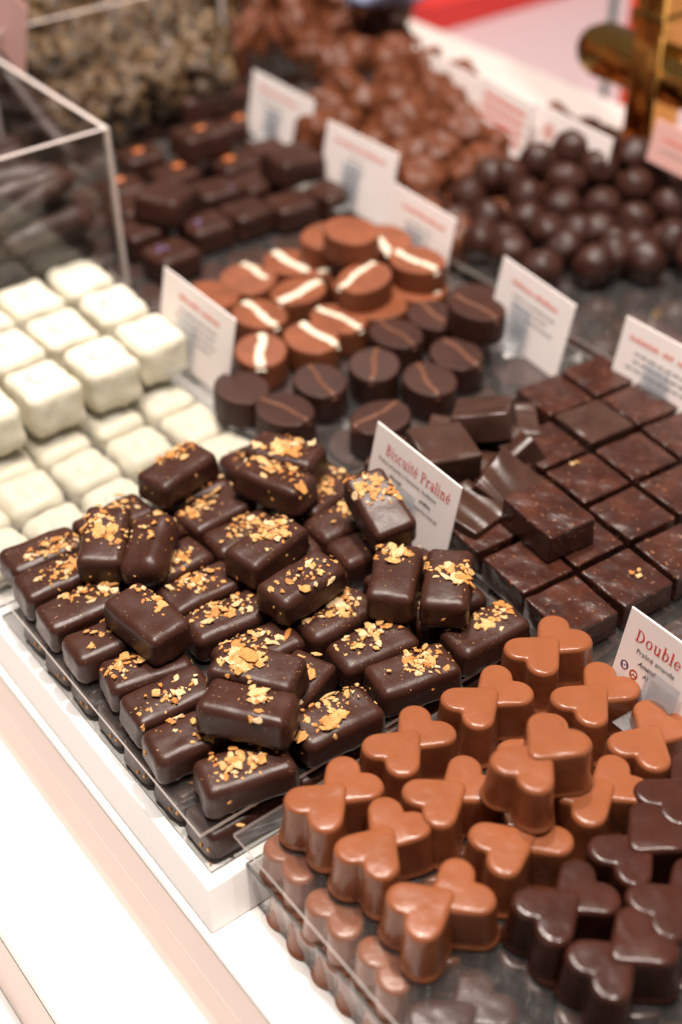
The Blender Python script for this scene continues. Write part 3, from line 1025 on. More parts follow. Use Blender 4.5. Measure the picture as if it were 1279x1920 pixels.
# ------------------------------------------------------------------ white cubes
def dome(r, h, mat, seed=0, name='piped_dot'):
    V, F = [], []
    n, m = 18, 6
    for j in range(m):
        a = R(90 * j / m)
        for i in range(n):
            t = 2 * math.pi * i / n
            k = r * math.cos(a) * (1 + .12 * noise.noise(Vector((math.cos(t), math.sin(t), seed))))
            V.append(Vector((math.cos(t) * k, math.sin(t) * k, h * math.sin(a))))
    V.append(Vector((0, 0, h)))
    for j in range(m - 1):
        for i in range(n):
            F.append((j * n + i, j * n + (i + 1) % n, (j + 1) * n + (i + 1) % n, (j + 1) * n + i))
    for i in range(n): F.append(((m - 1) * n + i, (m - 1) * n + (i + 1) % n, m * n))
    return mesh(name, V, F, mat)


def cube_thing(seed, L, W, H, loc, yaw, label, group, dot=True):
    v, f = rbox(L, W, H, 0.0060, 8, 8, 5, amp=0.0015, freq=80, seed=seed, foot=0.0006, taper=0.05)
    o = link('white_chocolate_cube', mesh('white_chocolate_cube', v, f, WHITE), None, loc, (0, 0, R(yaw)))
    tag(o, label, 'chocolate', group)
    if dot:
        d = adopt(o, 'piped_dot', dome(0.0070, 0.0042 if H > .02 else 0.0022, DOT if H > .02 else DOT2, seed))
        rg = random.Random(seed)
        d.location = (rg.uniform(-.002, .002), rg.uniform(-.002, .002), H - 0.0006)
    return o


WU = [((139, 505), 'rearmost white cube at the box wall'), ((60, 546), 'white cube in the rear line at the left, in front of the clear box'),
      ((199, 563), 'white cube second along the right side of the upper block'), ((101, 603), 'white cube with a pale dot in the middle of the upper block'),
      ((276, 612), 'white cube at the right corner of the upper block, beside the card'), ((26, 653), 'white cube of the middle upper line cut near the left picture edge'),
      ((178, 659), 'white cube with a lumpy front, in the front line of the upper block'), ((74, 697), 'white cube at the front of the upper block with a sharp corner'),
      ((-10, 760), 'white cube of the upper block cut by the left picture edge, nearest'), ((-12, 590), 'white cube cut by the left picture edge, farthest')]
WP = [(157, 382), (122, 377), (157, 340), (121, 334), (158, 299), (86, 333), (122, 292), (86, 292), (50, 290), (50, 331)]
WU.append((None, 'white cube at the far left of the upper block, against the clear box'))
WP.append((87, 375))
for i, (p, lab) in enumerate(WU):
    rg = random.Random(i)
    cube_thing(i + 1, 0.0330, 0.0372, 0.0270, ((WP[i][0] + rg.uniform(-.8, .8)) * MM, (WP[i][1] + rg.uniform(-.8, .8)) * MM, 0.0003), rg.uniform(-4, 4), lab, 'white cubes on the upper sheet', dot=(i != 0))
kk = 0
for c, x in enumerate((17, 50, 83, 117, 151)):
    for r in range(6):
        y = 212 + 33.5 * r
        if r > 3 and c > 0: continue
        if r == 2 and False: continue
        kk += 1
        rg = random.Random(kk)
        cube_thing(kk + 30, 0.0318, 0.0318, 0.0146, ((x + rg.uniform(-1, 1)) * MM, (y + rg.uniform(-1, 1)) * MM, -0.0188), rg.uniform(-4, 4),
                   f'white cube under the clear sheet, {ordn[c]} from the left, {ordn[r]} line behind the bars',
                   'white cubes stored under the clear sheet')

# ------------------------------------------------------------------ serif lettering
def ring(P, cx, cy, rx, ry, th, tv, a0=0, a1=360, n=None):
    n = n or max(6, int(abs(a1 - a0) / 12))
    for i in range(n):
        t0, t1 = R(a0 + (a1 - a0) * i / n), R(a0 + (a1 - a0) * (i + 1) / n)
        P.append([(cx + rx * math.cos(t0), cy + ry * math.sin(t0)), (cx + rx * math.cos(t1), cy + ry * math.sin(t1)),
                  (cx + (rx - th) * math.cos(t1), cy + (ry - tv) * math.sin(t1)), (cx + (rx - th) * math.cos(t0), cy + (ry - tv) * math.sin(t0))])


def rect(P, x0, y0, x1, y1):
    P.append([(x0, y0), (x1, y0), (x1, y1), (x0, y1)])


def glyph(ch):
    P = []
    S, H, s = .11, .05, .045          # stem, hairline, serif height
    X = .48
    if ch in 'BDP':
        rect(P, .08, 0, .08 + S, .7); rect(P, 0, 0, .08, s); rect(P, 0, .7 - s, .08, .7)
        if ch == 'P': rect(P, .08 + S, 0, .08 + S + .09, s)
        if ch == 'D': ring(P, .22, .35, .38, .35, S, H, -90, 90); rect(P, .19, 0, .22, H); rect(P, .19, .65, .22, .7); adv = .70
        if ch == 'P': ring(P, .26, .51, .23, .19, S, H, -90, 90); rect(P, .19, .32, .26, .32 + H); rect(P, .19, .65, .26, .7); adv = .58
        if ch == 'B': ring(P, .26, .53, .20, .17, S, H, -90, 90); rect(P, .19, .65, .26, .7); ring(P, .27, .19, .24, .19, S, H, -90, 90); rect(P, .19, 0, .27, H); rect(P, .19, .345, .27, .38); adv = .62
    elif ch == 'o': ring(P, .25, X / 2, .23, X / 2 + .01, S * .95, H); adv = .54
    elif ch in 'ec' or ch == 'é':
        if ch == 'c': ring(P, .24, X / 2, .22, X / 2 + .01, S * .95, H, 48, 318); P.append([(.36, .34), (.42, .34), (.42, .42), (.36, .42)])
        else: ring(P, .24, X / 2, .22, X / 2 + .01, S * .9, H, 0, 322); rect(P, .13, X / 2 - .01, .44, X / 2 + .035)
        if ch == 'é': P.append([(.22, .54), (.28, .54), (.38, .70), (.30, .70)])
        adv = .50
    elif ch in 'ubn':
        if ch == 'u': rect(P, .07, .16, .07 + S, X); rect(P, .36, 0, .36 + S, X); rect(P, 0, X - s, .07, X); rect(P, .29, X - s, .36, X); rect(P, .47, 0, .54, s); ring(P, .27, .17, .20, .18, S, H + .02, 180, 330); adv = .58
        if ch == 'n': rect(P, .07, 0, .07 + S, X); rect(P, .36, 0, .36 + S, .32); rect(P, 0, X - s, .07, X); rect(P, 0, 0, .07, s); rect(P, .18, 0, .24, s); rect(P, .30, 0, .36, s); rect(P, .47, 0, .53, s); ring(P, .27, .31, .20, .18, S, H + .02, 0, 150); adv = .57
        if ch == 'b': rect(P, .07, 0, .07 + S, .74); rect(P, 0, .74 - s, .07, .74); ring(P, .27, X / 2, .22, X / 2 + .01, S, H, -160, 160); adv = .54
    elif ch == 'l': rect(P, .07, 0, .07 + S, .74); rect(P, 0, .74 - s, .07, .74); rect(P, 0, 0, .07, s); rect(P, .18, 0, .25, s); adv = .28
    elif ch == 'i': rect(P, .07, 0, .07 + S, X); rect(P, 0, X - s, .07, X); rect(P, 0, 0, .07, s); rect(P, .18, 0, .25, s); ring(P, .12, .64, .065, .065, .064, .064); adv = .28
    elif ch == 't': rect(P, .08, .1, .08 + S, .62); rect(P, 0, X - .045, .08, X); rect(P, .19, X - .045, .31, X); ring(P, .22, .12, .14, .13, S, H, 180, 300); adv = .33
    elif ch == 'r': rect(P, .07, 0, .07 + S, X); rect(P, 0, X - s, .07, X); rect(P, 0, 0, .07, s); rect(P, .18, 0, .25, s); ring(P, .30, .34, .12, .14, H, .07, 30, 170); ring(P, .37, .42, .05, .05, .049, .049); adv = .43
    elif ch == 's': ring(P, .20, .355, .15, .125, S * .8, H, 20, 250); ring(P, .20, .125, .17, .135, S * .85, H, -160, 80); adv = .42
    elif ch == 'a': rect(P, .30, 0, .30 + S, .34); ring(P, .23, .33, .18, .16, S * .9, H, 0, 160); ring(P, .20, .13, .17, .14, S * .9, H, 20, 340); rect(P, .41, 0, .47, s); adv = .49
    else: adv = .28
    return P, adv


def serif_text(name, text, size, mat, parent, x, y, z=0.00012, extr=0.00005, xs=1.0):
    V, F = [], []
    cx = x
    k = 0
    for ch in text:
        P, adv = glyph(ch)
        for poly in P:
            k += 1
            zz = z + (k % 5) * 0.000006
            b0 = len(V)
            area = sum(poly[i][0] * poly[(i + 1) % 4][1] - poly[(i + 1) % 4][0] * poly[i][1] for i in range(4))
            if area < 0: poly = poly[::-1]
            for px, py in poly: V.append((cx + px * size * xs, y + py * size, zz))
            F.append((b0, b0 + 1, b0 + 2, b0 + 3))
        cx += (adv + .035) * size * xs
    return link(name, mesh(name, V, F, mat, False), parent), cx


def small_text(name, body, size, mat, parent, x, y, shear=0.0, bold=0.0, align='LEFT'):
    cu = bpy.data.curves.new(name, 'FONT')
    cu.body = body
    cu.size = size
    cu.shear = shear
    cu.offset = bold
    cu.align_x = align
    cu.materials.append(mat)
    t = bpy.data.objects.new(name, cu)
    col.objects.link(t)
    me = bpy.data.meshes.new_from_object(t.evaluated_get(bpy.context.evaluated_depsgraph_get()))
    bpy.data.objects.remove(t)
    return link(name, me, parent, (x, y, 0.00016))


def card(TL, TR, zt, label, h=0.048, tilt=12, mat=None, w=None, dx=0.0):
    A, B = at(*TL, zt), at(*TR, zt)
    u = (B - A); u.z = 0
    W = w or u.length
    u.normalize()
    nrm0 = Vector((u.y, -u.x, 0))          # horizontal, facing the shopper
    if nrm0.x > 0: nrm0 = -nrm0
    t = R(tilt)
    upv = (Vector((0, 0, 1)) * math.cos(t) - nrm0 * math.sin(t))
    n = u.cross(upv)
    M = Matrix((u, upv, n)).transposed().to_4x4()
    e = bpy.data.objects.new('price_card', None)
    col.objects.link(e)
    e.matrix_world = Matrix.Translation(A) @ M
    tag(e, label, 'card', 'printed description cards')
    v, f = rbox(W, h, 0.0009, 0.00035, 1, 1, 1)
    v = [Vector((p.x + W / 2, p.y - h / 2, p.z - 0.0009)) for p in v]
    link('card_sheet', mesh('card_sheet', v, f, mat or CARD, False), e)
    return e, W


def clip(e, x, top, bot, w=0.015):
    """small clear stand: a tab in front of the card and a foot"""
    V, F = [], []
    pts = [(top, 0.0022), (bot + 0.004, 0.0026), (bot + 0.0012, 0.0040), (bot, 0.0075), (bot - 0.001, 0.016)]
    for s in (0, 1):
        for y, z in pts:
            V.append((x + w * s, y, z)); V.append((x + w * s, y + 0.0009, z + 0.0012))
    n = len(pts) * 2
    for i in range(len(pts) - 1):
        a = 2 * i
        F.append((a, a + 2, n + a + 2, n + a))
        F.append((a + 1, n + a + 1, n + a + 3, a + 3))
        F.append((a, a + 1, a + 3, a + 2)); F.append((n + a, n + a + 2, n + a + 3, n + a + 1))
    F.append((0, n, n + 1, 1)); a = 2 * (len(pts) - 1); F.append((a, a + 1, n + a + 1, n + a))
    o = link('clear_clip', mesh('clear_clip', V, F, ACRT, False), e)
    return o


def blurred_lines(e, W, red_words, lines, x0, icons=False):
    """printing too soft in the photograph to be read: word long marks"""
    x = x0
    for wl in red_words:
        V, F = [], []
        xx = x
        rg = random.Random(int(wl * 1e5) + int(x0 * 1e6))
        while xx < x + wl:
            hgt = rg.choice([0.0021, 0.0021, 0.003])
            b, f = box(xx, -0.0110, 0.0001, xx + 0.0012, -0.0110 + hgt, 0.00016)
            F += [tuple(i + len(V) for i in q) for q in f]; V += b
            xx += 0.0019
        link('red_title', mesh('red_title', V, F, INKRP, False), e)
        x += wl + 0.0035
    for i, (a, b_) in enumerate(lines):
        V, F = [], []
        xx = a
        rg = random.Random(i * 7 + int(x0 * 1e5))
        while xx < b_:
            wl = rg.uniform(0.002, 0.006)
            b, f = box(xx, -0.0175 - 0.0045 * i, 0.0001, min(xx + wl, b_), -0.0175 - 0.0045 * i + 0.0011, 0.00014)
            F += [tuple(k + len(V) for k in q) for q in f]; V += b
            xx += wl + 0.0011
        link('small_print', mesh('small_print', V, F, INKG, False), e)


# the readable cards
e, W = card((708, 790), (866, 915), 0.050, 'upright card titled Biscuité Praliné in red behind the crumb topped bars', 0.047)
sw = 0.0083
tt, cx = serif_text('red_title', 'Biscuité Praliné', sw, INKR, e, 0.0105, -0.0125, xs=0.80)
small_text('small_print', "Praliné amandes à l'ancienne, feuilletine", 0.00285, INKK, e, 0.0060, -0.0172)
small_text('bold_print', "Almond", 0.0029, INKK, e, 0.0160, -0.0222, 0.25, 0.00004)
small_text('bold_print', "praline,", 0.0029, INKK, e, 0.0400, -0.0222, 0.25, 0.00004)
small_text('small_print', "crunchy biscuit", 0.0029, INKK, e, 0.0370, -0.0268)
clip(e, 0.0255, -0.0205, -0.046, 0.0140)

e, W = card((1185, 1137), (1279, 1205), 0.050, 'card with Double and two round symbols at the right picture edge', 0.042, w=0.070, tilt=12)
serif_text('red_title', 'Double c', 0.0078, INKR, e, 0.0062, -0.0125, xs=0.92)
small_text('small_print', "Praliné amande", 0.0033, INKK, e, 0.0085, -0.0175)
small_text('bold_print', "Amand", 0.0031, INKK, e, 0.0110, -0.0222, 0.3, 0.00003)
small_text('bold_print', "Al", 0.0031, INKK, e, 0.0150, -0.0262)
small_text('tiny_print', "fruits à coque", 0.0019, INKK, e, 0.0062, -0.0325)


def disc(name, x, y, r, mat, parent, z=0.0001, seg=28, ell=1.0, rot=0):
    V = [(x + r * math.cos(2 * math.pi * i / seg) * math.cos(rot) - r * ell * math.sin(2 * math.pi * i / seg) * math.sin(rot),
          y + r * math.cos(2 * math.pi * i / seg) * math.sin(rot) + r * ell * math.sin(2 * math.pi * i / seg) * math.cos(rot), z) for i in range(seg)]
    return link(name, mesh(name, V, [tuple(range(seg))], mat, False), parent)


d = disc('round_symbol', 0.0052, -0.0262, 0.0021, INKP, e)
disc('symbol_mark', 0.0050, -0.0256, 0.0009, CARD, d, 0.00014); disc('symbol_mark', 0.0055, -0.0268, 0.0010, CARD, d, 0.00016)
disc('symbol_mark', 0.0053, -0.0262, 0.0004, INKP, d, 0.00020)
d = disc('round_symbol', 0.0106, -0.0276, 0.0022, INKO, e)
disc('symbol_mark', 0.0099, -0.0272, 0.0008, CARD, d, 0.00014, ell=.6, rot=1.0); disc('symbol_mark', 0.0113, -0.0270, 0.0009, CARD, d, 0.00016, ell=.55, rot=-.6)
disc('symbol_mark', 0.0108, -0.0287, 0.0008, CARD, d, 0.00018, ell=.6)
clip(e, 0.0185, -0.0185, -0.040, 0.016)

# the soft ones
e, W = card((308, 500), (442, 600), 0.050, 'blush card between the white cubes and the milk ovals', 0.050)
blurred_lines(e, W, [0.021, 0.018], [(0.020, 0.060), (0.016, 0.058), (0.018, 0.060), (0.040, 0.056)], 0.0185)
disc('round_symbol', 0.0135, -0.032, 0.0022, INKO, e); clip(e, 0.024, -0.019, -0.046, 0.017)
e, W = card((945, 480), (1080, 573), 0.045, 'blush card standing behind the dark ovals, before the dark balls', 0.047)
blurred_lines(e, W, [0.019, 0.020], [(0.016, 0.056), (0.018, 0.050), (0.032, 0.056)], 0.0125)
clip(e, 0.020, -0.019, -0.043, 0.017)
e, W = card((1175, 592), (1279, 648), 0.045, 'blush card with two red words at the right picture edge above the squares', 0.045, w=0.074)
blurred_lines(e, W, [0.020, 0.007, 0.024], [(0.012, 0.056), (0.012, 0.060), (0.008, 0.060)], 0.0065)
disc('round_symbol', 0.0125, -0.0355, 0.0024, INKO, e); clip(e, 0.023, -0.018, -0.043, 0.017)
e, W = card((475, 130), (590, 190), 0.055, 'rearmost card of the three standing in a line behind the pralines', 0.046)
blurred_lines(e, W, [0.050], [(0.012, 0.045), (0.020, 0.045), (0.025, 0.045)], 0.010); clip(e, 0.026, -0.020, -0.043, 0.017)
e, W = card((615, 225), (748, 290), 0.055, 'middle card of the three standing in a line behind the pralines', 0.052)
blurred_lines(e, W, [0.055], [(0.028, 0.044), (0.028, 0.046), (0.028, 0.044)], 0.010); clip(e, 0.026, -0.020, -0.049, 0.017)
e, W = card((738, 342), (856, 412), 0.052, 'nearest card of the three in a line, behind the striped milk ovals', 0.050)
blurred_lines(e, W, [0.042], [(0.020, 0.045), (0.022, 0.045), (0.020, 0.045)], 0.013); clip(e, 0.022, -0.019, -0.047, 0.017)

# ------------------------------------------------------------------ pralines behind
pv, pf = rbox(0.0320, 0.0300, 0.0175, 0.0042, 6, 6, 4, amp=0.0009, freq=70, seed=3, foot=0.0006, taper=0.05)
prm = mesh('dark_praline', pv, pf, PRAL)
pv, pf = rbox(0.038, 0.034, 0.0195, 0.0046, 6, 6, 4, amp=0.0010, freq=70, seed=8, foot=0.0006, taper=0.06)
prm2 = mesh('dark_praline', pv, pf, PRAL)
spot_o = mesh('o', *rbox(0.007, 0.005, 0.0035, 0.0014, 2, 2, 1, amp=0.001, freq=300, seed=1), ORANGE)
spot_v = mesh('v', *rbox(0.008, 0.007, 0.0018, 0.0008, 2, 2, 1, amp=0.001, freq=300, seed=2), VIOLET)
PR = [((547, 290), 1, 'v', 'large raised praline in front of the middle card'), ((375, 248), 1, 'o', 'raised praline beside two orange specks at the middle'),
      ((310, 362), 1, '', 'raised plain praline over the left half of the heap'), ((372, 176), 1, '', 'raised praline nearest the upright box edge at the rear'),
      ((262, 425), 0, '', 'praline at the left end of the nearest line, right of the box edge'), ((320, 468), 0, 'v', 'nearest praline, with a violet speck'),
      ((385, 415), 0, 'v', 'praline second in the nearest line'), ((462, 389), 0, 'v', 'praline third in the nearest line with a violet speck'),
      ((403, 350), 0, 'v', 'praline behind the third one with a violet speck'), ((478, 335), 0, 'v', 'praline below the large raised one, violet speck on top'),
      ((545, 375), 0, 'v', 'praline fourth in the nearest line'), ((622, 352), 0, '', 'praline at the right end before the middle card'),
      ((328, 320), 0, 'o', 'praline in the middle of the heap with an orange speck'), ((262, 285), 0, 'o', 'praline with an orange speck close to the box corner'),
      ((440, 300), 0, 'o', 'praline with an orange speck, left of the large raised one'), ((240, 226), 0, '', 'praline at the rear left below the nut clusters'),
      ((300, 210), 0, 'o', 'praline at the rear in front of the nut clusters'), ((436, 222), 0, 'o', 'praline with orange specks left of the rear card'),
      ((432, 165), 0, 'o', 'praline with an orange speck at the foot of the upright box edge'), ((228, 345), 0, 'o', 'praline half seen through the clear box edge'),
      ((500, 275), 0, '', 'praline hidden behind the large raised one'), ((248, 380), 0, 'v', 'praline left, behind the nearest line')]
for i, (p, lev, sp, lab) in enumerate(PR):
    z = 0.017 * (lev + 1)
    P = at(*p, z)
    me = prm2 if lev else prm
    rg = random.Random(i * 3)
    o = link('dark_praline', me, None, (P.x, P.y, z - 0.0168), (R(rg.uniform(-5, 5)) * lev, R(rg.uniform(-5, 5)) * lev, R(rg.uniform(-8, 8) + (30 if i == 2 else 0))))
    tag(o, lab, 'chocolate', 'dark pralines behind')
    if sp:
        c = adopt(o, 'orange_speck' if sp == 'o' else 'violet_speck', spot_o if sp == 'o' else spot_v)
        c.location = (rg.uniform(-.006, .006), rg.uniform(-.006, .006), 0.0155 + (.001 if lev else 0))
for r in range(5):
    for c in range(5):
        o = link('dark_praline', prm, None, ((210 + 35 * c) * MM, (378 + 38 * r) * MM, -0.0188), (0, 0, R(r * 7 - c * 5)))
        tag(o, f'dark praline under the clear sheet, {ordn[r]} line from the front, {ordn[c]} from the left', 'chocolate', 'pralines stored under the clear sheet')

# ------------------------------------------------------------------ balls and clusters
def lump(name, r, amp, freq, mat, seed, sub=4, sq=(1, 1, 1)):
    import bmesh
    bm = bmesh.new()
    bmesh.ops.create_icosphere(bm, subdivisions=sub, radius=1)
    sv = Vector((seed * 3.3, seed * 1.7, seed * .9))
    for v in bm.verts:
        n = v.co.normalized()
        d = 1 + amp * noise.noise(n * freq + sv) + amp * .5 * noise.noise(n * freq * 2.1 + sv)
        v.co = Vector((n.x * sq[0], n.y * sq[1], n.z * sq[2])) * r * d
    me = bpy.data.meshes.new(name)
    bm.to_mesh(me); bm.free()
    me.materials.append(mat)
    for p in me.polygons: p.use_smooth = True
    return me


dbm = [lump('dark_ball', 0.0140, 0.10, 1.1, DARKB, s, 4, (1, .95, .92)) for s in range(4)]
mbm = [lump('milk_nut_ball', 0.0178, 0.30, 1.05, MILKB, s, 4, (1, .95, .9)) for s in range(5)]
mcm = [lump('milk_chunk', 0.0250, 0.55, 1.2, MILKB, s + 20, 4, (1.2, .9, .7)) for s in range(4)]


def heap(name, meshes, pts, zf, desc, group, r, cat='chocolate', rows=None):
    pts = sorted(pts, key=lambda p: p[1])
    nrow = rows or max(1, round(len(pts) / 5))
    per = math.ceil(len(pts) / nrow)
    for k in range(nrow):
        rowp = sorted(pts[k * per:(k + 1) * per])
        for j, (px, py) in enumerate(rowp):
            z = zf(px, py)
            P = at(px, py, z)
            rg = random.Random(int(px * 7 + py))
            o = link(name, meshes[int(px + py) % len(meshes)], None, P, (rg.uniform(0, 6), rg.uniform(0, 6), rg.uniform(0, 6)))
            line = ['top', 'second', 'third', 'fourth', 'fifth', 'sixth', 'seventh', 'eighth'][k]
            tag(o, f'{desc}, {ORD[j]} from the left in the {line} line of the heap', cat, group)


DB = [(1071, 282), (1127, 271), (1123, 318), (1061, 341), (1190, 352), (1252, 333), (1127, 390), (1256, 388), (1190, 415), (1260, 450), (1053, 392), (987, 375),
      (913, 413), (878, 370), (948, 454), (924, 333), (1194, 466), (1123, 437), (987, 417), (956, 333), (1190, 292), (1010, 306), (1084, 440), (1150, 480), (1225, 300), (900, 455), (1030, 440)]
heap('dark_ball', dbm, DB, lambda x, y: max(0.011, 0.011 + (470 - y) * 0.00019 - max(0, 1000 - x) * 0.00006), 'glossy dark chocolate ball', 'dark chocolate balls', 0.0128, rows=6)
MB = [(810, 184), (822, 289), (791, 346), (873, 332), (881, 235), (732, 250), (650, 170), (611, 207), (689, 205), (736, 160), (744, 200), (740, 109), (674, 106), (627, 129), (595, 250), (771, 229),
      (811, 250), (870, 262), (928, 243), (932, 290), (1002, 296), (700, 290), (770, 300), (840, 210), (860, 160), (640, 245), (800, 130), (905, 320)]
heap('milk_nut_ball', mbm, MB, lambda x, y: 0.022 + max(0, (300 - y)) * 0.00013, 'bumpy milk chocolate nut ball', 'milk chocolate nut balls', 0.015, rows=6)
MC = [(480, 42), (560, 42), (640, 80), (705, 55), (730, 95), (620, 110), (455, 80), (540, 5), (620, 22), (440, 30), (665, 20), (720, 20), (480, 10)]
heap('milk_chunk', mcm, MC, lambda x, y: 0.030 + max(0, 140 - y) * 0.0002, 'large rough milk chocolate chunk', 'milk chocolate chunks in the rear box', 0.02, rows=4)
# bottom layers under the heaps and the layer stored below the sheet in front of the balls
for r in range(5):
    for c in range(6):
        x, y = 392 + 35 * c, 300 + 33 * r + 9 * (c % 2) - 10 * c
        o = link('milk_nut_ball', mbm[(r + c) % 5], None, (x * MM, y * MM, 0.008), (r, c, 1))
        tag(o, f'milk nut ball low inside its heap, {ordn[r]} line from the front, {ordn[c]} from the left', 'chocolate', 'covered milk nut balls')
for r in range(7):
    for c in range(6):
        x, y = 392 + 32 * c, 45 + 30 * r + 6 * (c % 2)
        o = link('dark_ball', dbm[(r + c) % 4], None, (x * MM, y * MM, -0.0178), (r, c, 1))
        tag(o, f'dark ball under the clear sheet, {ordn[r]} line from the front, {ordn[c]} from the left', 'chocolate', 'dark balls stored under the clear sheet')
for r in range(5):
    for c in range(7):
        x, y = 400 + 29 * c, 222 - 17 * c + 27 * r
        o = link('dark_ball', dbm[(r + c) % 4], None, (x * MM, (y + 8) * MM, 0.0118), (r, c, 2))
        tag(o, f'dark ball low inside the heap, {ordn[r]} line from the front, {ordn[c]} from the left', 'chocolate', 'covered dark balls')

# ------------------------------------------------------------------ clear boxes at the rear
def clear_box(label, x0, y0, x1, y1, zt, group=None):
    t = bpy.data.objects.new('clear_display_box', None)
    col.objects.link(t)
    t.location = (x0, y0, 0)
    tag(t, label, 'display box', 'clear display boxes')
    X, Y, T = x1 - x0, y1 - y0, 0.0032
    plate('front_panel', T, 0, 0, X - T, T, zt, 1, t, EDGEB, ACRB)
    plate('side_panel', X - T + .0001, T + .0001, 0, X, Y, zt, 0, t, EDGEB, ACRB)
    plate('side_panel', 0, T + .0001, 0, T - .0001, Y, zt, 0, t, EDGEB, ACRB)
    for xx in (0, X - T):
        v, f = box(xx + (.0001 if xx else 0), 0, 0, xx + T, T, zt)
        link('corner_post', mesh('corner_post', v, f, EDGEB, False), t)
    return t


P = at(205, 240, 0.106)
bx, by = P.x, P.y
clear_box('clear open box with chocolate sticks at the left, behind the white cubes', bx - 0.19, by, bx, by + 0.345, 0.106)
P = at(412, -40, 0.098)
BOXY = P.y
clear_box('clear open box full of rough golden nut clusters at the rear', P.x - 0.20, P.y, P.x + 0.002, P.y + 0.28, 0.098)
Q = at(805, -30, 0.080)
clear_box('clear open box holding milk chocolate chunks behind the nut balls', P.x + 0.008, P.y + 0.012, Q.x, P.y + 0.25, 0.085)

rkm = [lump('nut_cluster', 0.0235, 0.42, 1.9, ROCK, s + 40, 4) for s in range(5)]
RK = [(94, 20), (150, 12), (200, 22), (75, 75), (130, 66), (170, 110), (232, 58), (300, 68), (240, 140), (330, 135), (372, 78), (115, 158), (105, 112), (345, 30), (285, 12), (170, 195), (215, 195), (60, 20), (385, 140), (300, 160), (270, 110), (355, 0), (235, 5), (395, 20), (130, 215)]
heap('nut_cluster', rkm, RK, lambda x, y: 0.035 + max(0, 190 - y) * 0.00018, 'rough golden brown nut cluster', 'rough nut clusters in the clear box', 0.018, 'chocolate', rows=5)

for r in range(2):
    for c in range(6):
        o = link('milk_chunk', mcm[(r + c) % 4], None, (0.418 + 0.033 * c, BOXY + 0.045 + 0.02 * r, 0.0 + 0.028 * r), (r, c, 2))
        tag(o, f'milk chunk low against the panel of its box, {ordn[r]} layer, {ordn[c]} across', 'chocolate', 'milk chunks at the box panel')
for r in range(3):
    for c in range(7):
        o = link('nut_cluster', rkm[(r + c) % 5], None, (0.212 + 0.027 * c, 0.634 + 0.012 * (r % 2), 0.0 + 0.027 * r), (r, c, 2))
        tag(o, f'golden nut cluster against the front panel of the rear box, {ordn[r]} layer, {ordn[c]} across', 'chocolate', 'rough nut clusters at the box front')

# sticks
def stick_mesh(seed, L, r, mat):
    V, F = [], []
    n, m = 9, 14
    for j in range(m + 1):
        s = j / m
        x = (s - .5) * L
        k = r * (1 if 0 < j < m else .55) * (1 + .25 * noise.noise(Vector((s * 6, seed, 0))))
        bend = 0.004 * noise.noise(Vector((s * 1.4, seed, 5)))
        for i in range(n):
            t = 2 * math.pi * i / n
            V.append((x, math.cos(t) * k + bend, math.sin(t) * k * .8 + bend))
    for j in range(m):
        for i in range(n):
            F.append((j * n + i, (j + 1) * n + i, (j + 1) * n + (i + 1) % n, j * n + (i + 1) % n))
    F.append(tuple(range(n))); F.append(tuple(reversed([m * n + i for i in range(n)])))
    return mesh('chocolate_stick', V, F, mat)


stm = [stick_mesh(s, 0.092, 0.0078, STICK) for s in range(4)]
stp = [stick_mesh(s + 9, 0.08, 0.0085, OLIVE_TINT) for s in range(2)]
rg = random.Random(77)
k = 0
STK = []
for lay in range(6):
    for j in range(26):
        x = bx - 0.052 - 0.082 * (j % 2) - rg.uniform(0, 0.004)
        y = by + 0.018 + 0.025 * (j // 2) + rg.uniform(-.004, .004)
        z = -0.006 + 0.0135 * lay
        STK.append((x, y, z, rg.uniform(-26, 26) if lay > 0 else rg.uniform(-10, 10)))
for i, (x, y, z, yaw) in enumerate(STK):
    low = i < 26
    o = link('chocolate_stick', (stp[i % 2] if low else stm[i % 4]), None, (x, y, z), (rg.uniform(0, 6), R(rg.uniform(-5, 5)), R(yaw)))
    if low:
        tag(o, f'olive reflection-tinted stick at the bottom of the clear box, {ORD[(i % 26) // 2]} back, {["right", "left"][i % 2]} half', 'chocolate', 'olive sticks at the bottom of the clear box')
    else:
        tag(o, f'dark stick in the clear box, {ORD[(i % 26) // 2]} from the front, {["", "second", "third", "fourth", "fifth", "top"][i // 26]} layer, {["right", "left"][i % 2]} half', 'chocolate', 'dark chocolate sticks in the clear box')
A, B = at(10, 140, 0.095), at(108, 262, 0.060)
d = B - A
o = link('chocolate_stick', stm[1], None, (A + B) / 2, d.to_track_quat('X', 'Z').to_euler())
tag(o, 'pale coated stick leaning out of the clear box by the red card', 'chocolate', 'dark chocolate sticks in the clear box')

# red card in the top left corner and cards at the rear right
e, W = card((-70, -85), (50, 8), 0.128, 'salmon pink card standing in the clear box at the top left corner', 0.058, mat=CARDP)
blurred_lines(e, W, [0.02], [], 0.02)
e, W = card((775, 85), (905, 150), 0.060, 'pale card behind the milk nut balls, at their upper right', 0.05, tilt=10)
e, W = card((905, 140), (1002, 196), 0.068, 'card printed with pink lines behind the milk nut balls', 0.05, tilt=10)
for i in range(4):
    V, F = box(0.006, -0.012 - 0.007 * i, 0.0001, W - 0.006, -0.009 - 0.007 * i, 0.00014)
    link('small_print', mesh('small_print', V, F, INKRP, False), e)
e, W = card((1006, 190), (1150, 262), 0.064, 'pale card with a faint red mark behind the dark balls', 0.030, tilt=10)
disc('red_mark', 0.018, -0.015, 0.006, CARDP, e)
e, W = card((1232, 222), (1330, 268), 0.078, 'pink card at the right picture edge above the dark balls', 0.027, mat=CARDP, w=0.07)
blurred_lines(e, W, [0.03], [(0.01, 0.05)], 0.01)

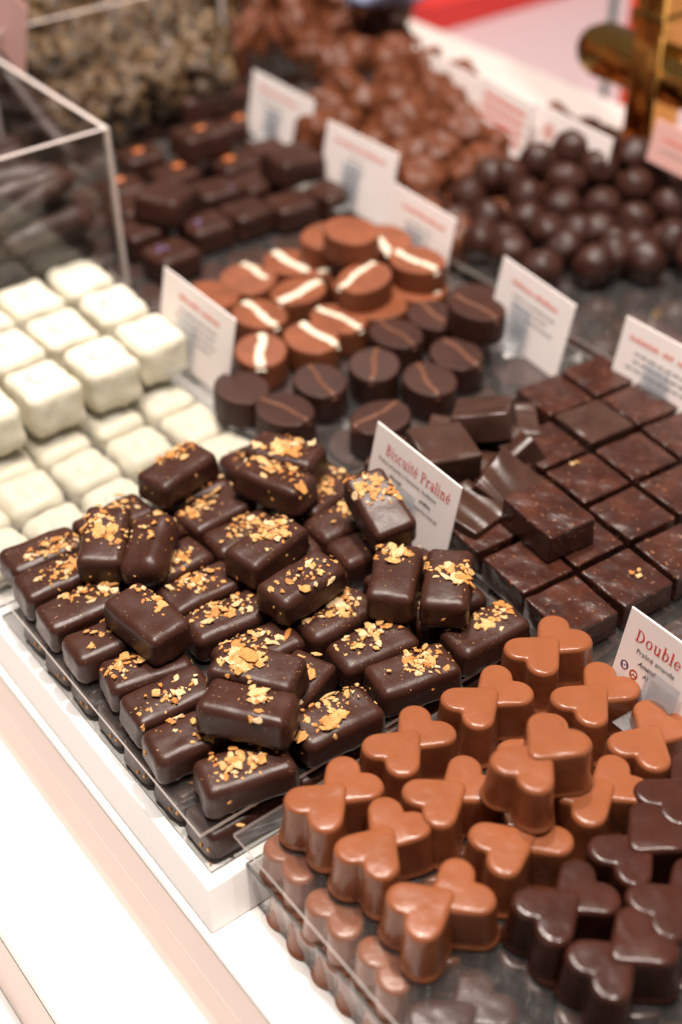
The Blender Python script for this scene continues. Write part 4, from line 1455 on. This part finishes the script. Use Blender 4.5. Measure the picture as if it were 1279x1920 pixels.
# ------------------------------------------------------------------ far side of the counter
v, f = box(0.60, 0.30, ZC + 0.0005, 0.655, 1.6, 0.0)
o = link('back_ledge', mesh('back_ledge', v, f, simple('pale_ledge', (0.62, 0.53, 0.50), 0.4), False))
tag(o, 'low white ledge running behind the rear cards', 'ledge')
v, f = box(0.66, -0.6, -0.12, 2.6, 2.6, -0.08)
o = link('back_floor', mesh('back_floor', v, f, BACKPINK, False))
tag(o, None, None, None, 'structure')
P1, P2 = at(806, 66, -0.079), at(1075, -6, -0.079)
v, f = box(P1.x, P1.y, -0.079, P2.x + 0.25, P1.y + 0.16, -0.05)
o = link('red_box', mesh('red_box', v, f, REDBAND, False))
tag(o, 'long flat red box lying beyond the counter at the top of the picture', 'box')
P = at(660, -40, 0.06)
me = lump('folded_cloth', 0.026, 0.4, 1.5, GREYB, 3, 4, (1.5, 1, .5))
o = link('folded_cloth', me, None, P)
o.location.z = 0.06
o = tag(o, 'blue grey bundle of cloth blurred at the very top behind the chunks', 'cloth')
o.location = at(735, -32, 0.09)

# brass stand
bs = bpy.data.objects.new('brass_stand', None)
col.objects.link(bs)
Pb = at(1205, 285, 0.0)
bs.location = (0.545, 0.30, 0)
P = at(1212, 285, 0.02)
bs.location = (P.x, P.y, ZC)
tag(bs, 'polished brass post with a rounded crossbar at the upper right', 'stand')
v, f = rbox(0.032, 0.026, 0.5, 0.004, 1, 1, 6)
link('post', mesh('post', v, f, BRASS), bs)


def capsule_bar(L, Hh, T):
    V, F = [], []
    n = 20
    out = []
    for i in range(n + 1):
        a = R(90 + 180 * i / n); out.append((-L / 2 + Hh / 2 * math.cos(a), Hh / 2 * math.sin(a)))
    for i in range(n + 1):
        a = R(-90 + 180 * i / n); out.append((L / 2 + Hh / 2 * math.cos(a), Hh / 2 * math.sin(a)))
    prof = [(-T / 2, .86), (-T / 2 + T * .12, .97), (-T * .25, 1), (T * .25, 1), (T / 2 - T * .12, .97), (T / 2, .86)]
    for x, k in prof:
        for y, z in out: V.append((x, y * (1 if abs(y) < L / 2 else 1) * (1 - (1 - k) * .3), z * k))
    m = len(out)
    for j in range(len(prof) - 1):
        for i in range(m):
            F.append((j * m + i, j * m + (i + 1) % m, (j + 1) * m + (i + 1) % m, (j + 1) * m + i))
    F.append(tuple(reversed(range(m)))); F.append(tuple((len(prof) - 1) * m + i for i in range(m)))
    return mesh('crossbar', V, F, BRASS)


cb = link('crossbar', capsule_bar(0.078, 0.036, 0.022), bs)
Pc = at(1135, 130, 0.10)
zc_ = 0.120
# height at which the bar crosses the post as the picture shows it
cb.location = (0.0, 0.012, zc_)
link('collar', mesh('collar', *rbox(0.034, 0.030, 0.012, 0.002, 1, 1, 1), BRASS), bs, (0, 0, 0.150))
# small coloured things behind the stand
P = at(1178, 100, 0.02)
v, f = rbox(0.014, 0.014, 0.16, 0.004, 1, 1, 4)
o = link('red_tube', mesh('red_tube', v, f, simple('red_orange_plastic', (0.75, 0.06, 0.02), 0.4)), None, (P.x + .03, P.y + .02, -0.079))
tag(o, 'upright red and orange tube just left of the brass post', 'tube')
P = at(1150, 50, 0.02)
v, f = rbox(0.006, 0.006, 0.2, 0.002, 1, 1, 4)
o = link('thin_rod', mesh('thin_rod', v, f, TEAL), None, (P.x + .02, P.y + .02, -0.079))
tag(o, 'thin dark green rod standing beside the red tube', 'rod')

for o in bpy.data.objects:
    if o.parent is None and o.get('label') and len(o['label'].split()) > 16: print('LONG', len(o['label'].split()), o['label'])
